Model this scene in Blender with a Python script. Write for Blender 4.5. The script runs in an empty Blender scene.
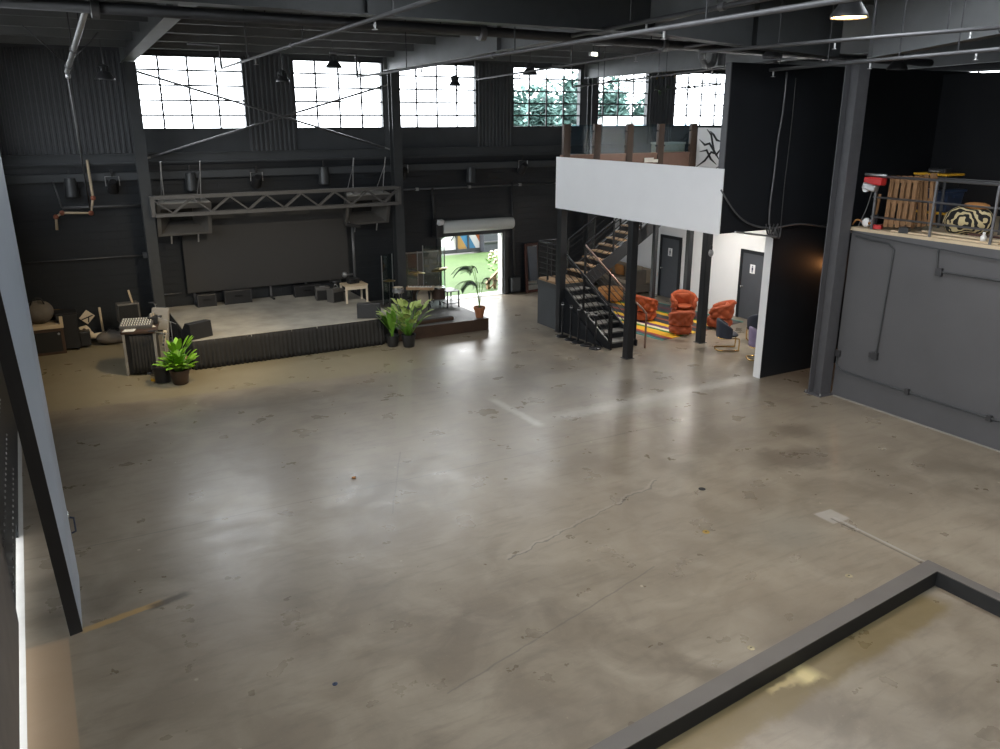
import bpy, bmesh, math, random
from mathutils import Vector, Matrix, Euler
rnd = random.Random(11)
SC = bpy.context.scene
COL = SC.collection
PI = math.pi
R = math.radians

# ------------------------------------------------------------------ camera geometry
F, H = 828.0, 6.0
PITCH, YAW = R(17.26), R(29.2)
FW = Vector((math.sin(YAW)*math.cos(PITCH), math.cos(YAW)*math.cos(PITCH), -math.sin(PITCH)))
RT = Vector((math.cos(YAW), -math.sin(YAW), 0))
UP = RT.cross(FW)
EYE = Vector((0, 0, H))
def ray(u, v): return FW + RT*((u-500)/F) - UP*((v-374.5)/F)
def gz(u, v, z=0.0): d = ray(u, v); return EYE + d*((z-H)/d.z)      # measured point at a known height
def gx(u, v, x): d = ray(u, v); return EYE + d*(x/d.x)              # ... on a wall x = const
def gy(u, v, y): d = ray(u, v); return EYE + d*(y/d.y)              # ... on a wall y = const

# ------------------------------------------------------------------ materials
def lin(h):
    h = h.lstrip('#'); o = []
    for i in (0, 2, 4):
        c = int(h[i:i+2], 16)/255
        o.append(c/12.92 if c <= .04045 else ((c+.055)/1.055)**2.4)
    return (*o, 1)
def mat(name, col, rough=.6, metal=0, var=.15, scale=6, bump=.05, bscale=40, emit=0, ecol=None, spec=.5, coat=0):
    m = bpy.data.materials.new(name); m.use_nodes = True
    nt = m.node_tree; b = nt.nodes['Principled BSDF']
    c = lin(col) if isinstance(col, str) else (*col, 1)
    b.inputs['Roughness'].default_value = rough; b.inputs['Metallic'].default_value = metal
    b.inputs['Specular IOR Level'].default_value = spec
    b.inputs['Coat Weight'].default_value = coat
    tc = nt.nodes.new('ShaderNodeTexCoord')
    if var > 0:
        n = nt.nodes.new('ShaderNodeTexNoise'); n.inputs['Scale'].default_value = scale; n.inputs['Detail'].default_value = 4
        nt.links.new(tc.outputs['Object'], n.inputs['Vector'])
        mx = nt.nodes.new('ShaderNodeMix'); mx.data_type = 'RGBA'
        mx.inputs[6].default_value = tuple(x*(1-var) for x in c[:3])+(1,)
        mx.inputs[7].default_value = tuple(min(1, x*(1+var)) for x in c[:3])+(1,)
        nt.links.new(n.outputs['Fac'], mx.inputs[0]); nt.links.new(mx.outputs[2], b.inputs['Base Color'])
    else:
        b.inputs['Base Color'].default_value = c
    if bump > 0:
        n2 = nt.nodes.new('ShaderNodeTexNoise'); n2.inputs['Scale'].default_value = bscale
        nt.links.new(tc.outputs['Object'], n2.inputs['Vector'])
        bp = nt.nodes.new('ShaderNodeBump'); bp.inputs['Strength'].default_value = bump; bp.inputs['Distance'].default_value = .02
        nt.links.new(n2.outputs['Fac'], bp.inputs['Height']); nt.links.new(bp.outputs['Normal'], b.inputs['Normal'])
    if emit:
        b.inputs['Emission Color'].default_value = lin(ecol) if ecol else c
        b.inputs['Emission Strength'].default_value = emit
    return m
def glass_mat(name, tint, gloss=.06, rough=.02):
    m = bpy.data.materials.new(name); m.use_nodes = True; nt = m.node_tree
    nt.nodes.remove(nt.nodes['Principled BSDF']); out = nt.nodes['Material Output']
    t = nt.nodes.new('ShaderNodeBsdfTransparent'); t.inputs[0].default_value = (*tint, 1)
    g = nt.nodes.new('ShaderNodeBsdfGlossy'); g.inputs['Roughness'].default_value = rough
    x = nt.nodes.new('ShaderNodeMixShader'); x.inputs[0].default_value = gloss
    nt.links.new(t.outputs[0], x.inputs[1]); nt.links.new(g.outputs[0], x.inputs[2]); nt.links.new(x.outputs[0], out.inputs[0])
    return m
def block_mat(name, col, rough=.55):
    m = mat(name, col, rough, var=.25, scale=1.2, bump=0)
    nt = m.node_tree; b = nt.nodes['Principled BSDF']
    tc = nt.nodes.new('ShaderNodeTexCoord'); mp = nt.nodes.new('ShaderNodeMapping')
    mp.inputs['Rotation'].default_value = (PI/2, 0, 0)
    br = nt.nodes.new('ShaderNodeTexBrick'); br.inputs['Scale'].default_value = 1
    br.inputs['Brick Width'].default_value = .8; br.inputs['Row Height'].default_value = .2; br.inputs['Mortar Size'].default_value = .012
    br.inputs['Color1'].default_value = (1, 1, 1, 1); br.inputs['Color2'].default_value = (.9, .9, .9, 1); br.inputs['Mortar'].default_value = (0, 0, 0, 1)
    bp = nt.nodes.new('ShaderNodeBump'); bp.inputs['Strength'].default_value = .7; bp.inputs['Distance'].default_value = .02
    nt.links.new(tc.outputs['Object'], mp.inputs['Vector']); nt.links.new(mp.outputs[0], br.inputs['Vector'])
    nt.links.new(br.outputs['Color'], bp.inputs['Height']); nt.links.new(bp.outputs[0], b.inputs['Normal'])
    return m

M = dict(
    black_paint=mat('black_wall_paint', (.011, .0125, .0150), .5, var=.3, scale=1.5, spec=.3),
    block=block_mat('black_block_wall', (.0135, .016, .0195), .42),
    dark_clad=mat('charcoal_cladding', (.075, .078, .082), .5, var=.2, scale=2, spec=.4),
    dark_panel=mat('charcoal_panel', (.060, .064, .068), .6, var=.2, scale=2, spec=.3),
    grey_wall=mat('grey_wall_paint', (.085, .085, .090), .6, var=.14, scale=.9, spec=.3),
    white_wall=mat('white_wall_paint', (.72, .72, .72), .6, var=.04, scale=2),
    fascia=mat('white_fascia_paint', (.80, .80, .81), .55, var=.03, scale=2),
    post_black=mat('black_post_paint', (.014, .015, .017), .4, .1, var=.2),
    deck_dark=mat('worn_dark_deck', (.10, .098, .092), .55, var=.4, scale=2),
    tread_grey=mat('worn_grey_tread', (.13, .125, .115), .6, var=.35, scale=5),
    column_grey=mat('grey_column_paint', (.085, .085, .092), .5, .1, var=.2),
    steel=mat('dark_painted_steel', (.045, .048, .050), .45, .2, var=.2),
    steel_roof=mat('roof_steel', (.165, .170, .174), .5, .1, var=.3, scale=1.5),
    roof_deck=mat('roof_deck', (.026, .027, .028), .7, var=.2),
    pipe_grey=mat('grey_pipe_paint', (.125, .125, .13), .4, .4, var=.2),
    pipe_dark=mat('dark_pipe_paint', (.045, .045, .048), .45, .3, var=.2),
    galv=mat('galvanised_metal', (.38, .38, .38), .4, .7, var=.2),
    copper=mat('red_pipe_fitting', (.30, .10, .06), .5, .2),
    screen=mat('screen_black', (.036, .034, .032), .6, var=.05),
    stage_top=mat('stage_deck', (.34, .32, .275), .55, var=.5, scale=2.2, bump=.1),
    drape=mat('black_drape', (.020, .019, .018), .9, var=.3, bump=.1),
    plastic=mat('black_plastic', (.016, .016, .017), .4, var=.1),
    black_metal=mat('black_metal', (.02, .02, .022), .4, .5, var=.1),
    truss=mat('truss_paint', (.11, .104, .097), .5, .1, var=.2),
    speaker=mat('speaker_paint', (.085, .080, .074), .5, var=.15),
    speaker_top=mat('tan_and_lit_top', (.24, .225, .20), .7, var=.3, scale=3),  # horn tops' lit tone put into the colour; plain tan on other parts
    grille=mat('speaker_grille', (.014, .014, .014), .6, .3, bump=.5, bscale=220),
    wood=mat('worn_wood', (.30, .19, .10), .6, var=.35, scale=5, bump=.1),
    wood_dark=mat('dark_wood', (.055, .030, .018), .5, var=.3, scale=5),
    pallet=mat('pallet_wood', (.20, .105, .045), .75, var=.5, scale=7, bump=.2),
    ply=mat('pale_plywood', (.50, .40, .27), .6, var=.2, scale=5),
    mahogany=mat('mahogany_frame', (.060, .022, .016), .35, var=.3),
    terracotta=mat('terracotta', (.34, .13, .055), .8, var=.2, scale=12),
    soil=mat('soil', (.03, .02, .012), .95, var=.4, scale=30, bump=.5),
    leaf=mat('bright_leaf', (.20, .42, .025), .45, var=.45, scale=9),
    leaf2=mat('mid_green_leaf', (.13, .30, .03), .45, var=.45, scale=9),
    leaf_pale=mat('pale_leaf', (.36, .46, .13), .5, var=.5, scale=11),
    leaf_dark=mat('dark_palm_leaf', (.018, .045, .014), .5, var=.4, scale=9),
    tree=mat('tree_leaves', (.11, .20, .175), .8, var=.5, scale=1.5, bump=0),
    bark=mat('bark', (.10, .07, .05), .9, var=.4, scale=10),
    orange=mat('orange_velvet', (.28, .048, .009), .7, var=.35, scale=9, bump=.1, bscale=25),
    navy=mat('navy_velvet', (.018, .022, .036), .7, var=.3, scale=9),
    lavender=mat('lavender_velvet', (.22, .17, .27), .75, var=.2, scale=9),
    gold=mat('brushed_gold', (.70, .46, .17), .25, 1, var=.1),
    sofa=mat('taupe_upholstery', (.24, .195, .145), .85, var=.2, scale=6, bump=.15, bscale=60),
    sofa_dark=mat('dark_taupe_upholstery', (.10, .085, .07), .85, var=.2, scale=6),
    tan_cushion=mat('tan_cushion', (.38, .17, .05), .8, var=.2),
    cream=mat('cream_cloth', (.62, .53, .40), .8, var=.15),
    bronze=mat('bronze_handrail', (.20, .115, .085), .4, .4, var=.15),
    door_grey=mat('charcoal_door_paint', (.055, .060, .070), .45, var=.1),
    chrome=mat('chrome', (.75, .75, .75), .15, 1, var=0, bump=0),
    white_plastic=mat('white_plastic', (.80, .80, .80), .4, var=.03),
    white_vinyl=mat('white_shutter', (.58, .60, .58), .45, var=.04),
    paper=mat('paper_white', (.75, .73, .66), .8, var=.1),
    red=mat('red_paint', (.45, .02, .02), .4, var=.1),
    blue_tote=mat('blue_tote_plastic', (.020, .035, .075), .35, var=.1),
    yellow=mat('yellow_lid_plastic', (.62, .33, .02), .4, var=.1),
    grey_fabric=mat('grey_cover_fabric', (.13, .115, .10), .9, var=.25, bump=.2),
    mirror=mat('mirror_glass', (.82, .85, .86), .03, 1, var=0, bump=0),
    panel_blue=mat('blue_grey_door_paint', (.34, .39, .46), .45, var=.15, scale=1.2),
    tan_wall=mat('tan_leaf_wall', (.16, .14, .125), .7, var=.2, scale=3),
    grass=mat('outdoor_turf', (.050, .092, .024), .9, var=.25, scale=1.2, bump=.3, bscale=60),
    apron=mat('pale_apron', (.62, .61, .58), .8, var=.1),
    paving=mat('outdoor_paving', (.10, .098, .092), .8, var=.1),
    lamp_lit=mat('lit_lamp_lens', (1, .8, .5), .4, var=0, bump=0, emit=22, ecol='#ffc880'),
    lamp_dim=mat('unlit_lamp_lens', (.30, .30, .30), .3, var=0, bump=0),
    lamp_white=mat('lit_white_lens', (1, 1, .95), .4, var=0, bump=0, emit=14, ecol='#fff4e0'),
    sconce_lit=mat('lit_sconce_lens', (1, .5, .2), .4, var=0, bump=0, emit=2.5, ecol='#ff8030'),
    window_glass=glass_mat('window_glass', (.96, .98, 1), .04),
    clear_glass=glass_mat('railing_glass', (.74, .86, .93), .04),
    acrylic=glass_mat('clear_acrylic', (.86, .93, .91), .10),
    black_ink=mat('black_ink', (.012, .012, .012), .5, var=0, bump=0),
    rubber=mat('black_rubber', (.012, .012, .012), .7),
    kerb_cap=mat('grey_kerb_concrete', (.105, .094, .084), .6, var=.2, scale=3),
    metal_disc=mat('dull_brass_disc', (.36, .31, .20), .5, .4, var=.3, scale=20),
    amber=mat('amber_cap_metal', (.50, .33, .08), .4, .6),
    cymbal=mat('cymbal_bronze', (.60, .45, .20), .3, 1, var=.1),
)

def stripe_mat(name, cols, period, axis=0, rough=.85, offset=0, wobble=0, skew=0):
    """woven / painted stripes along one axis of the object"""
    m = bpy.data.materials.new(name); m.use_nodes = True; nt = m.node_tree; b = nt.nodes['Principled BSDF']
    b.inputs['Roughness'].default_value = rough
    tc = nt.nodes.new('ShaderNodeTexCoord'); sp = nt.nodes.new('ShaderNodeSeparateXYZ')
    nt.links.new(tc.outputs['Object'], sp.inputs[0])
    src = sp.outputs[axis]
    if skew:
        k = nt.nodes.new('ShaderNodeMath'); k.operation = 'MULTIPLY_ADD'; k.inputs[1].default_value = skew
        nt.links.new(sp.outputs[2], k.inputs[0]); nt.links.new(src, k.inputs[2]); src = k.outputs[0]
    if wobble:
        n = nt.nodes.new('ShaderNodeTexNoise'); n.inputs['Scale'].default_value = 3
        nt.links.new(tc.outputs['Object'], n.inputs['Vector'])
        ma = nt.nodes.new('ShaderNodeMath'); ma.operation = 'MULTIPLY_ADD'; ma.inputs[1].default_value = wobble
        nt.links.new(n.outputs['Fac'], ma.inputs[0]); nt.links.new(src, ma.inputs[2]); src = ma.outputs[0]
    a = nt.nodes.new('ShaderNodeMath'); a.operation = 'MULTIPLY_ADD'; a.inputs[1].default_value = 1/period; a.inputs[2].default_value = offset
    fr = nt.nodes.new('ShaderNodeMath'); fr.operation = 'FRACT'
    nt.links.new(src, a.inputs[0]); nt.links.new(a.outputs[0], fr.inputs[0])
    cr = nt.nodes.new('ShaderNodeValToRGB'); cr.color_ramp.interpolation = 'CONSTANT'
    el = cr.color_ramp.elements
    while len(el) < len(cols): el.new(.5)
    for i, (p, c) in enumerate(cols): el[i].position = p; el[i].color = lin(c)
    nt.links.new(fr.outputs[0], cr.inputs[0]); nt.links.new(cr.outputs[0], b.inputs['Base Color'])
    return m
M['rug'] = stripe_mat('striped_rug', [(0, '#c8960f'), (.10, '#2f6a22'), (.14, '#c9bf9e'), (.18, '#54204f'), (.24, '#c9a018'), (.31, '#28262a'), (.40, '#7c3a20'), (.44, '#3a3838'), (.54, '#c8960f'), (.61, '#2f6a22'), (.645, '#2a2830'), (.74, '#521c24'), (.78, '#3c3b3c'), (.88, '#2a7a72'), (.91, '#34323a'), (.96, '#8a2c1a')], 3.6, 0, offset=.36, wobble=.10)
M['zebra'] = stripe_mat('zebra_print_cloth', [(0, '#100e0c'), (.55, '#b8a880')], .07, 0, wobble=.32)
M['mural'] = stripe_mat('painted_stripes', [(0, '#1c4f78'), (.16, '#a8aeb2'), (.26, '#123c64'), (.40, '#8a6c38'), (.55, '#34688a'), (.70, '#b0b0b0'), (.82, '#8a4c28')], 3.0, 0, skew=.6)

# ------------------------------------------------------------------ floor material
def floor_material():
    m = bpy.data.materials.new('polished_concrete'); m.use_nodes = True; nt = m.node_tree; b = nt.nodes['Principled BSDF']
    N = nt.nodes.new; L = nt.links.new
    tc = N('ShaderNodeTexCoord'); P = tc.outputs['Object']
    sep = N('ShaderNodeSeparateXYZ'); L(P, sep.inputs[0])
    def math_(op, a, c=None, d=None, clamp=False):
        n = N('ShaderNodeMath'); n.operation = op; n.use_clamp = clamp
        for i, q in enumerate((a, c, d)):
            if q is None: continue
            if isinstance(q, (int, float)): n.inputs[i].default_value = q
            else: L(q, n.inputs[i])
        return n.outputs[0]
    def noise(scale, detail=5, dist=0, rough=.55, stretch=None):
        n = N('ShaderNodeTexNoise'); n.inputs['Scale'].default_value = scale; n.inputs['Detail'].default_value = detail
        n.inputs['Distortion'].default_value = dist; n.inputs['Roughness'].default_value = rough
        if stretch:
            mp = N('ShaderNodeMapping'); mp.inputs['Scale'].default_value = stretch; L(P, mp.inputs[0]); L(mp.outputs[0], n.inputs['Vector'])
        else: L(P, n.inputs['Vector'])
        return n.outputs['Fac']
    def ramp(v, a, c):
        n = N('ShaderNodeMapRange'); n.inputs[1].default_value = a; n.inputs[2].default_value = c; L(v, n.inputs[0]); return n.outputs[0]
    def mix(f, a, c):
        n = N('ShaderNodeMix'); n.data_type = 'RGBA'
        for i, q in ((0, f), (6, a), (7, c)):
            if isinstance(q, (int, float)): n.inputs[i].default_value = q
            elif isinstance(q, tuple): n.inputs[i].default_value = (*q, 1)
            else: L(q, n.inputs[i])
        return n.outputs[2]
    nfine = noise(7, 4)
    def seg(p0, p1, w, soft, wob=.0):
        """mask of a strip from p0 to p1, w wide"""
        dx, dy = p1[0]-p0[0], p1[1]-p0[1]; l = math.hypot(dx, dy); dx /= l; dy /= l
        u = math_('ADD', math_('MULTIPLY', sep.outputs[0], dx), math_('MULTIPLY_ADD', sep.outputs[1], dy, -(p0[0]*dx+p0[1]*dy)))
        v = math_('ADD', math_('MULTIPLY', sep.outputs[0], -dy), math_('MULTIPLY_ADD', sep.outputs[1], dx, -(-p0[0]*dy+p0[1]*dx)))
        if wob: v = math_('MULTIPLY_ADD', math_('SUBTRACT', noise(2.2, 3), .5), wob, v)
        av = math_('ABSOLUTE', v)
        av = math_('MULTIPLY_ADD', math_('SUBTRACT', nfine, .5), soft*1.6, av)
        mv = math_('SUBTRACT', 1, ramp(av, w/2, w/2+soft))
        au = math_('ABSOLUTE', math_('SUBTRACT', u, l/2))
        mu = math_('SUBTRACT', 1, ramp(au, l/2-soft, l/2+soft))
        return math_('MULTIPLY', mv, mu, clamp=True)
    big = noise(.22, 4, .6); mid = noise(1.1, 6, .8); scr = noise(3, 6, .3, .65, (.5, 2.2, 1))
    c = mix(ramp(big, .35, .65), (.148, .121, .089), (.248, .207, .154))
    c = mix(math_('MULTIPLY', ramp(mid, .40, .72), .65), c, (.32, .278, .215))
    c = mix(math_('MULTIPLY', ramp(scr, .5, .75), .5), c, (.105, .086, .064))
    fl = noise(26, 3); c = mix(math_('MULTIPLY', ramp(fl, .64, .74), .25), c, (.36, .32, .25))
    st = noise(.75, 6, 1.2, .7); c = mix(math_('MULTIPLY', ramp(st, .50, .78), .30), c, (.125, .096, .066))
    # the front strip by the stage was laid in another pour: yellower and paler
    front = ramp(math_('MULTIPLY_ADD', sep.outputs[0], .11, math_('MULTIPLY_ADD', math_('SUBTRACT', nfine, .5), .25, sep.outputs[1])), 19.10, 19.22)
    left = math_('SUBTRACT', 1, ramp(sep.outputs[0], 7.5, 9.2))
    c = mix(math_('MULTIPLY', math_('MULTIPLY', front, left), .8), c, (.270, .232, .150))
    # bare warm strip along the left wall
    lw = math_('MULTIPLY', math_('SUBTRACT', 1, ramp(sep.outputs[0], -.36, -.34)), math_('SUBTRACT', 1, ramp(sep.outputs[1], 10.0, 10.08)))
    c = mix(math_('MULTIPLY', lw, .8), c, (.33, .235, .15))
    # repair strips, ground-off wall lines, cracks, saw cuts, tinted strips and painted kerb shade
    for p0, p1, w, s, k, col, wob in (
        ((8.15, 19.7), (5.75, 14.2), .26, .06, .65, (.28, .245, .185), 0),
        ((8.36, 15.3), (8.44, 13.4), .08, .10, .6, (.52, .50, .45), 0),
        ((8.9, 13.67), (14.6, 13.67), .12, .25, .55, (.50, .48, .44), 0),
        ((10.1, 15.8), (12.8, 15.5), .8, .3, .45, (.30, .265, .21), .5),
        ((10.2, 13.4), (12.2, 13.4), .35, .3, .4, (.40, .38, .34), .2),
        ((5.2, 9.05), (8.8, 10.1), .012, .01, .7, (.07, .06, .05), .35),
        ((5.2, 9.09), (8.8, 10.14), .02, .02, .4, (.34, .30, .25), .35),
        ((3.2, 6.9), (6.9, 7.9), .012, .01, .5, (.08, .07, .06), .08),
        ((5.4, 13.5), (4.3, 11.2), .012, .01, .5, (.07, .06, .05), .05),
        ((-.9, 12.4), (15.2, 12.1), .02, .012, .4, (.07, .062, .054), .05),
        ((3.2, 16.6), (13.5, 16.2), .02, .012, .35, (.07, .062, .054), .05),
        ((10.9, 9.9), (12.4, 9.4), .5, .3, .5, (.075, .055, .04), .6),
        ((12.4, 10.9), (13.1, 10.5), .35, .25, .45, (.08, .06, .045), .5),
        ((10.12, 7.74), (10.50, 7.74), .36, .02, .6, (.40, .37, .33), 0),
        ((10.31, 7.7), (10.31, 6.05), .035, .012, .75, (.36, .34, .31), 0),
        ((10.24, 7.7), (10.24, 6.05), .02, .012, .7, (.05, .045, .04), 0),
        ((4.2, 4.94), (9.55, 5.47), .36, .12, .7, (.155, .112, .040), .25),  # the kerb's shade from the windows, painted as a yellow-brown band
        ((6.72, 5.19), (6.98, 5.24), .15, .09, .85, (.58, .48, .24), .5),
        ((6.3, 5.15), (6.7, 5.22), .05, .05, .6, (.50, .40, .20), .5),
        ((-.2, 10.12), (.75, 10.33), .09, .03, .85, (.42, .27, .10), .05),  # tan strip at the slab door foot, dark strip after it
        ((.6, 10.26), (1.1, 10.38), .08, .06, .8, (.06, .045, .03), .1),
    ):
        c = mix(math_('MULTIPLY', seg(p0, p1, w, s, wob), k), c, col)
    # paint flecks and dark spots
    vo = N('ShaderNodeTexVoronoi'); vo.inputs['Scale'].default_value = 1.3; L(P, vo.inputs['Vector'])
    c = mix(math_('MULTIPLY', math_('SUBTRACT', 1, ramp(vo.outputs['Distance'], .025, .04)), .8), c, (.40, .35, .26))
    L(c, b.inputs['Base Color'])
    rg = math_('MULTIPLY_ADD', noise(1.6, 5), .26, .18)
    L(rg, b.inputs['Roughness'])
    b.inputs['Specular IOR Level'].default_value = .75
    bp = N('ShaderNodeBump'); bp.inputs['Strength'].default_value = .12; bp.inputs['Distance'].default_value = .01
    L(noise(14, 5), bp.inputs['Height']); L(bp.outputs[0], b.inputs['Normal'])
    return m
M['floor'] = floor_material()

# ------------------------------------------------------------------ mesh helpers
class Mb:
    def __init__(s): s.b = bmesh.new()
    def face(s, vs):
        try: return s.b.faces.new(vs)
        except ValueError: return None
    def hexa(s, p):
        v = [s.b.verts.new(q) for q in p]
        for f in ((0, 3, 2, 1), (4, 5, 6, 7), (0, 1, 5, 4), (1, 2, 6, 5), (2, 3, 7, 6), (3, 0, 4, 7)): s.face([v[i] for i in f])
        return s
    def box(s, x0, x1, y0, y1, z0, z1):
        return s.hexa([(x0, y0, z0), (x1, y0, z0), (x1, y1, z0), (x0, y1, z0), (x0, y0, z1), (x1, y0, z1), (x1, y1, z1), (x0, y1, z1)])
    def obox(s, c, size, rot=(0, 0, 0)):
        m = Matrix.Translation(c) @ Euler(rot).to_matrix().to_4x4()
        a, d, e = (q/2 for q in size)
        return s.hexa([m @ Vector(q) for q in ((-a, -d, -e), (a, -d, -e), (a, d, -e), (-a, d, -e), (-a, -d, e), (a, -d, e), (a, d, e), (-a, d, e))])
    def beam(s, p0, p1, w, h, upv=(0, 0, 1)):
        p0, p1 = Vector(p0), Vector(p1); t = (p1-p0).normalized(); u = Vector(upv)
        if abs(t.dot(u)) > .98: u = Vector((0, 1, 0))
        a = t.cross(u).normalized(); u = a.cross(t)
        q = []
        for p in (p0, p1):
            q += [p-a*w/2-u*h/2, p+a*w/2-u*h/2, p+a*w/2+u*h/2, p-a*w/2+u*h/2]
        return s.hexa(q)
    def prism(s, poly, ax, a, c):
        def P(q, t): return {'x': (t, q[0], q[1]), 'y': (q[0], t, q[1]), 'z': (q[0], q[1], t)}[ax]
        A = [s.b.verts.new(P(q, a)) for q in poly]; B = [s.b.verts.new(P(q, c)) for q in poly]
        n = len(poly); s.face(A); s.face(B[::-1])
        for i in range(n): s.face([A[i], B[i], B[(i+1) % n], A[(i+1) % n]])
        return s
    def tube(s, pts, r, seg=8, cap=True, closed=False):
        pts = [Vector(p) for p in pts]; n = len(pts); rings = []
        rr = r if isinstance(r, (list, tuple)) else [r]*n
        ref = None
        for i, p in enumerate(pts):
            if closed: t = (pts[(i+1) % n]-pts[i-1]).normalized()
            else: t = ((pts[min(i+1, n-1)]-p).normalized() + (p-pts[max(i-1, 0)]).normalized())
            t = t.normalized() if t.length > 1e-6 else Vector((0, 0, 1))
            if ref is None: ref = Vector((0, 0, 1)) if abs(t.z) < .9 else Vector((1, 0, 0))
            a = (ref - t*ref.dot(t)).normalized(); ref = a; c = t.cross(a)
            rings.append([s.b.verts.new(p + a*(rr[i]*math.cos(k*2*PI/seg)) + c*(rr[i]*math.sin(k*2*PI/seg))) for k in range(seg)])
        m = n if closed else n-1
        for i in range(m):
            A, B = rings[i], rings[(i+1) % n]
            for k in range(seg): s.face([A[k], A[(k+1) % seg], B[(k+1) % seg], B[k]])
        if cap and not closed: s.face(rings[0][::-1]); s.face(rings[-1])
        return s
    def lathe(s, prof, c=(0, 0, 0), seg=20, mtx=None, close=True):
        T = Matrix.Translation(c) @ (mtx or Matrix()); rings = []
        for r, z in prof:
            if r < 1e-5: rings.append([s.b.verts.new(T @ Vector((0, 0, z)))])
            else: rings.append([s.b.verts.new(T @ Vector((r*math.cos(k*2*PI/seg), r*math.sin(k*2*PI/seg), z))) for k in range(seg)])
        for A, B in zip(rings, rings[1:]):
            for k in range(seg):
                l = (k+1) % seg
                q = [A[k % len(A)], A[l % len(A)], B[l % len(B)], B[k % len(B)]]
                u = []
                for v in q:
                    if v not in u: u.append(v)
                if len(u) > 2: s.face(u)
        if close:
            if len(rings[0]) > 2: s.face(rings[0][::-1])
            if len(rings[-1]) > 2: s.face(rings[-1])
        return s
    def grid(s, f, nu, nv, cu=False, cv=False):
        V = [[s.b.verts.new(f(i/(nu if cu else nu-1), j/(nv if cv else nv-1))) for j in range(nv)] for i in range(nu)]
        for i in range(nu if cu else nu-1):
            for j in range(nv if cv else nv-1):
                s.face([V[i][j], V[(i+1) % nu][j], V[(i+1) % nu][(j+1) % nv], V[i][(j+1) % nv]])
        return V
    def blob(s, c, rad, seg=12, n=7, jit=0):
        T = Vector(c); rx, ry, rz = rad
        rings = []
        for i in range(n+1):
            th = PI*i/n
            if i in (0, n): rings.append([s.b.verts.new(T+Vector((0, 0, rz*math.cos(th))))]); continue
            rings.append([s.b.verts.new(T+Vector((rx*math.sin(th)*math.cos(k*2*PI/seg), ry*math.sin(th)*math.sin(k*2*PI/seg), rz*math.cos(th)))*(1+jit*(rnd.random()-.5))) for k in range(seg)])
        for A, B in zip(rings, rings[1:]):
            for k in range(seg):
                l = (k+1) % seg; u = []
                for v in (A[k % len(A)], B[k % len(B)], B[l % len(B)], A[l % len(A)]):
                    if v not in u: u.append(v)
                if len(u) > 2: s.face(u)
        return s
    def leaf(s, base, az, el, length, width, droop=.8, n=6, fold=.25, tip=1.0):
        """one curved blade with a folded midrib"""
        p = Vector(base); a = el; st = length/n; rows = []
        side = Vector((-math.sin(az), math.cos(az), 0))
        for i in range(n+1):
            t = i/n; w = width*(math.sin(PI*min(1, t*.93+.05))**.8)*.5
            d = Vector((math.cos(az)*math.cos(a), math.sin(az)*math.cos(a), math.sin(a)))
            nn = side.cross(d)
            if i == n: rows.append([s.b.verts.new(p)])
            else: rows.append([s.b.verts.new(p-side*w-nn*(-w*fold)), s.b.verts.new(p), s.b.verts.new(p+side*w-nn*(-w*fold))])
            p = p+d*st; a -= droop*st/length*(.4+1.2*t)
        for A, B in zip(rows, rows[1:]):
            if len(B) == 3:
                s.face([A[0], A[1], B[1], B[0]]); s.face([A[1], A[2], B[2], B[1]])
            else:
                s.face([A[0], A[1], B[0]]); s.face([A[1], A[2], B[0]])
        return s
    def build(s, name, m, parent=None, bevel=0, smooth=False, label=None, seg=2):
        bmesh.ops.recalc_face_normals(s.b, faces=s.b.faces[:])
        o = parent; off = Vector()
        while o is not None: off += o.location; o = o.parent
        if off.length > 0: bmesh.ops.translate(s.b, verts=s.b.verts[:], vec=-off)
        me = bpy.data.meshes.new(name); s.b.to_mesh(me); s.b.free()
        if smooth:
            for p in me.polygons: p.use_smooth = True
        for mm in (m if isinstance(m, (list, tuple)) else [m]): me.materials.append(M[mm] if isinstance(mm, str) else mm)
        ob = bpy.data.objects.new(name, me); COL.objects.link(ob); ob.parent = parent
        if bevel:
            md = ob.modifiers.new('bevel', 'BEVEL'); md.width = bevel; md.segments = seg; md.limit_method = 'ANGLE'; md.angle_limit = R(35)
        if smooth == 'angle':
            md = ob.modifiers.new('weighted', 'EDGE_SPLIT'); md.split_angle = R(40)
        if label: ob['label'] = label
        return ob

def tag(o, label, cat, group=None, kind=None):
    o['label'] = label; o['category'] = cat
    if group: o['group'] = group
    if kind: o['kind'] = kind
    return o
def thing(name, label, cat, loc=(0, 0, 0), group=None):
    o = bpy.data.objects.new(name, None); COL.objects.link(o); o.location = loc; o.empty_display_size = .1
    return tag(o, label, cat, group)
def struct(name, mb, m, parent=None, **k):
    o = mb.build(name, m, parent, **k)
    if parent is None: o['kind'] = 'structure'
    return o
def shell(name):
    o = bpy.data.objects.new(name, None); COL.objects.link(o); o['kind'] = 'structure'; o.empty_display_size = .1; return o
KIDS = {}
def copy_tree(o, parent=None):
    c = o.copy(); COL.objects.link(c); c.parent = parent
    for ch in list(o.children): copy_tree(ch, c)
    return c
def dup(o, loc, rz=None, label=None, scale=None):
    c = copy_tree(o); c.location = loc
    if rz is not None: c.rotation_euler = (0, 0, rz)
    if scale: c.scale = (scale,)*3
    if label: c['label'] = label
    return c

# ------------------------------------------------------------------ the building shell
X0, X1, Y0, Y1 = -.87, 26.0, -8.0, 25.2          # inside faces of the four walls
def roof_z(y): return 7.92 + .05*(Y1-y)

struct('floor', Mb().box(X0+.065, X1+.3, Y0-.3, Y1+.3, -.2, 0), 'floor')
struct('floor_apron', Mb().box(X0-4, X0+.065, Y0-.3, Y1+.3, -.2, 0), 'apron')  # pale edge reaches indoors, painting in the light that leaks under the leaf

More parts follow.
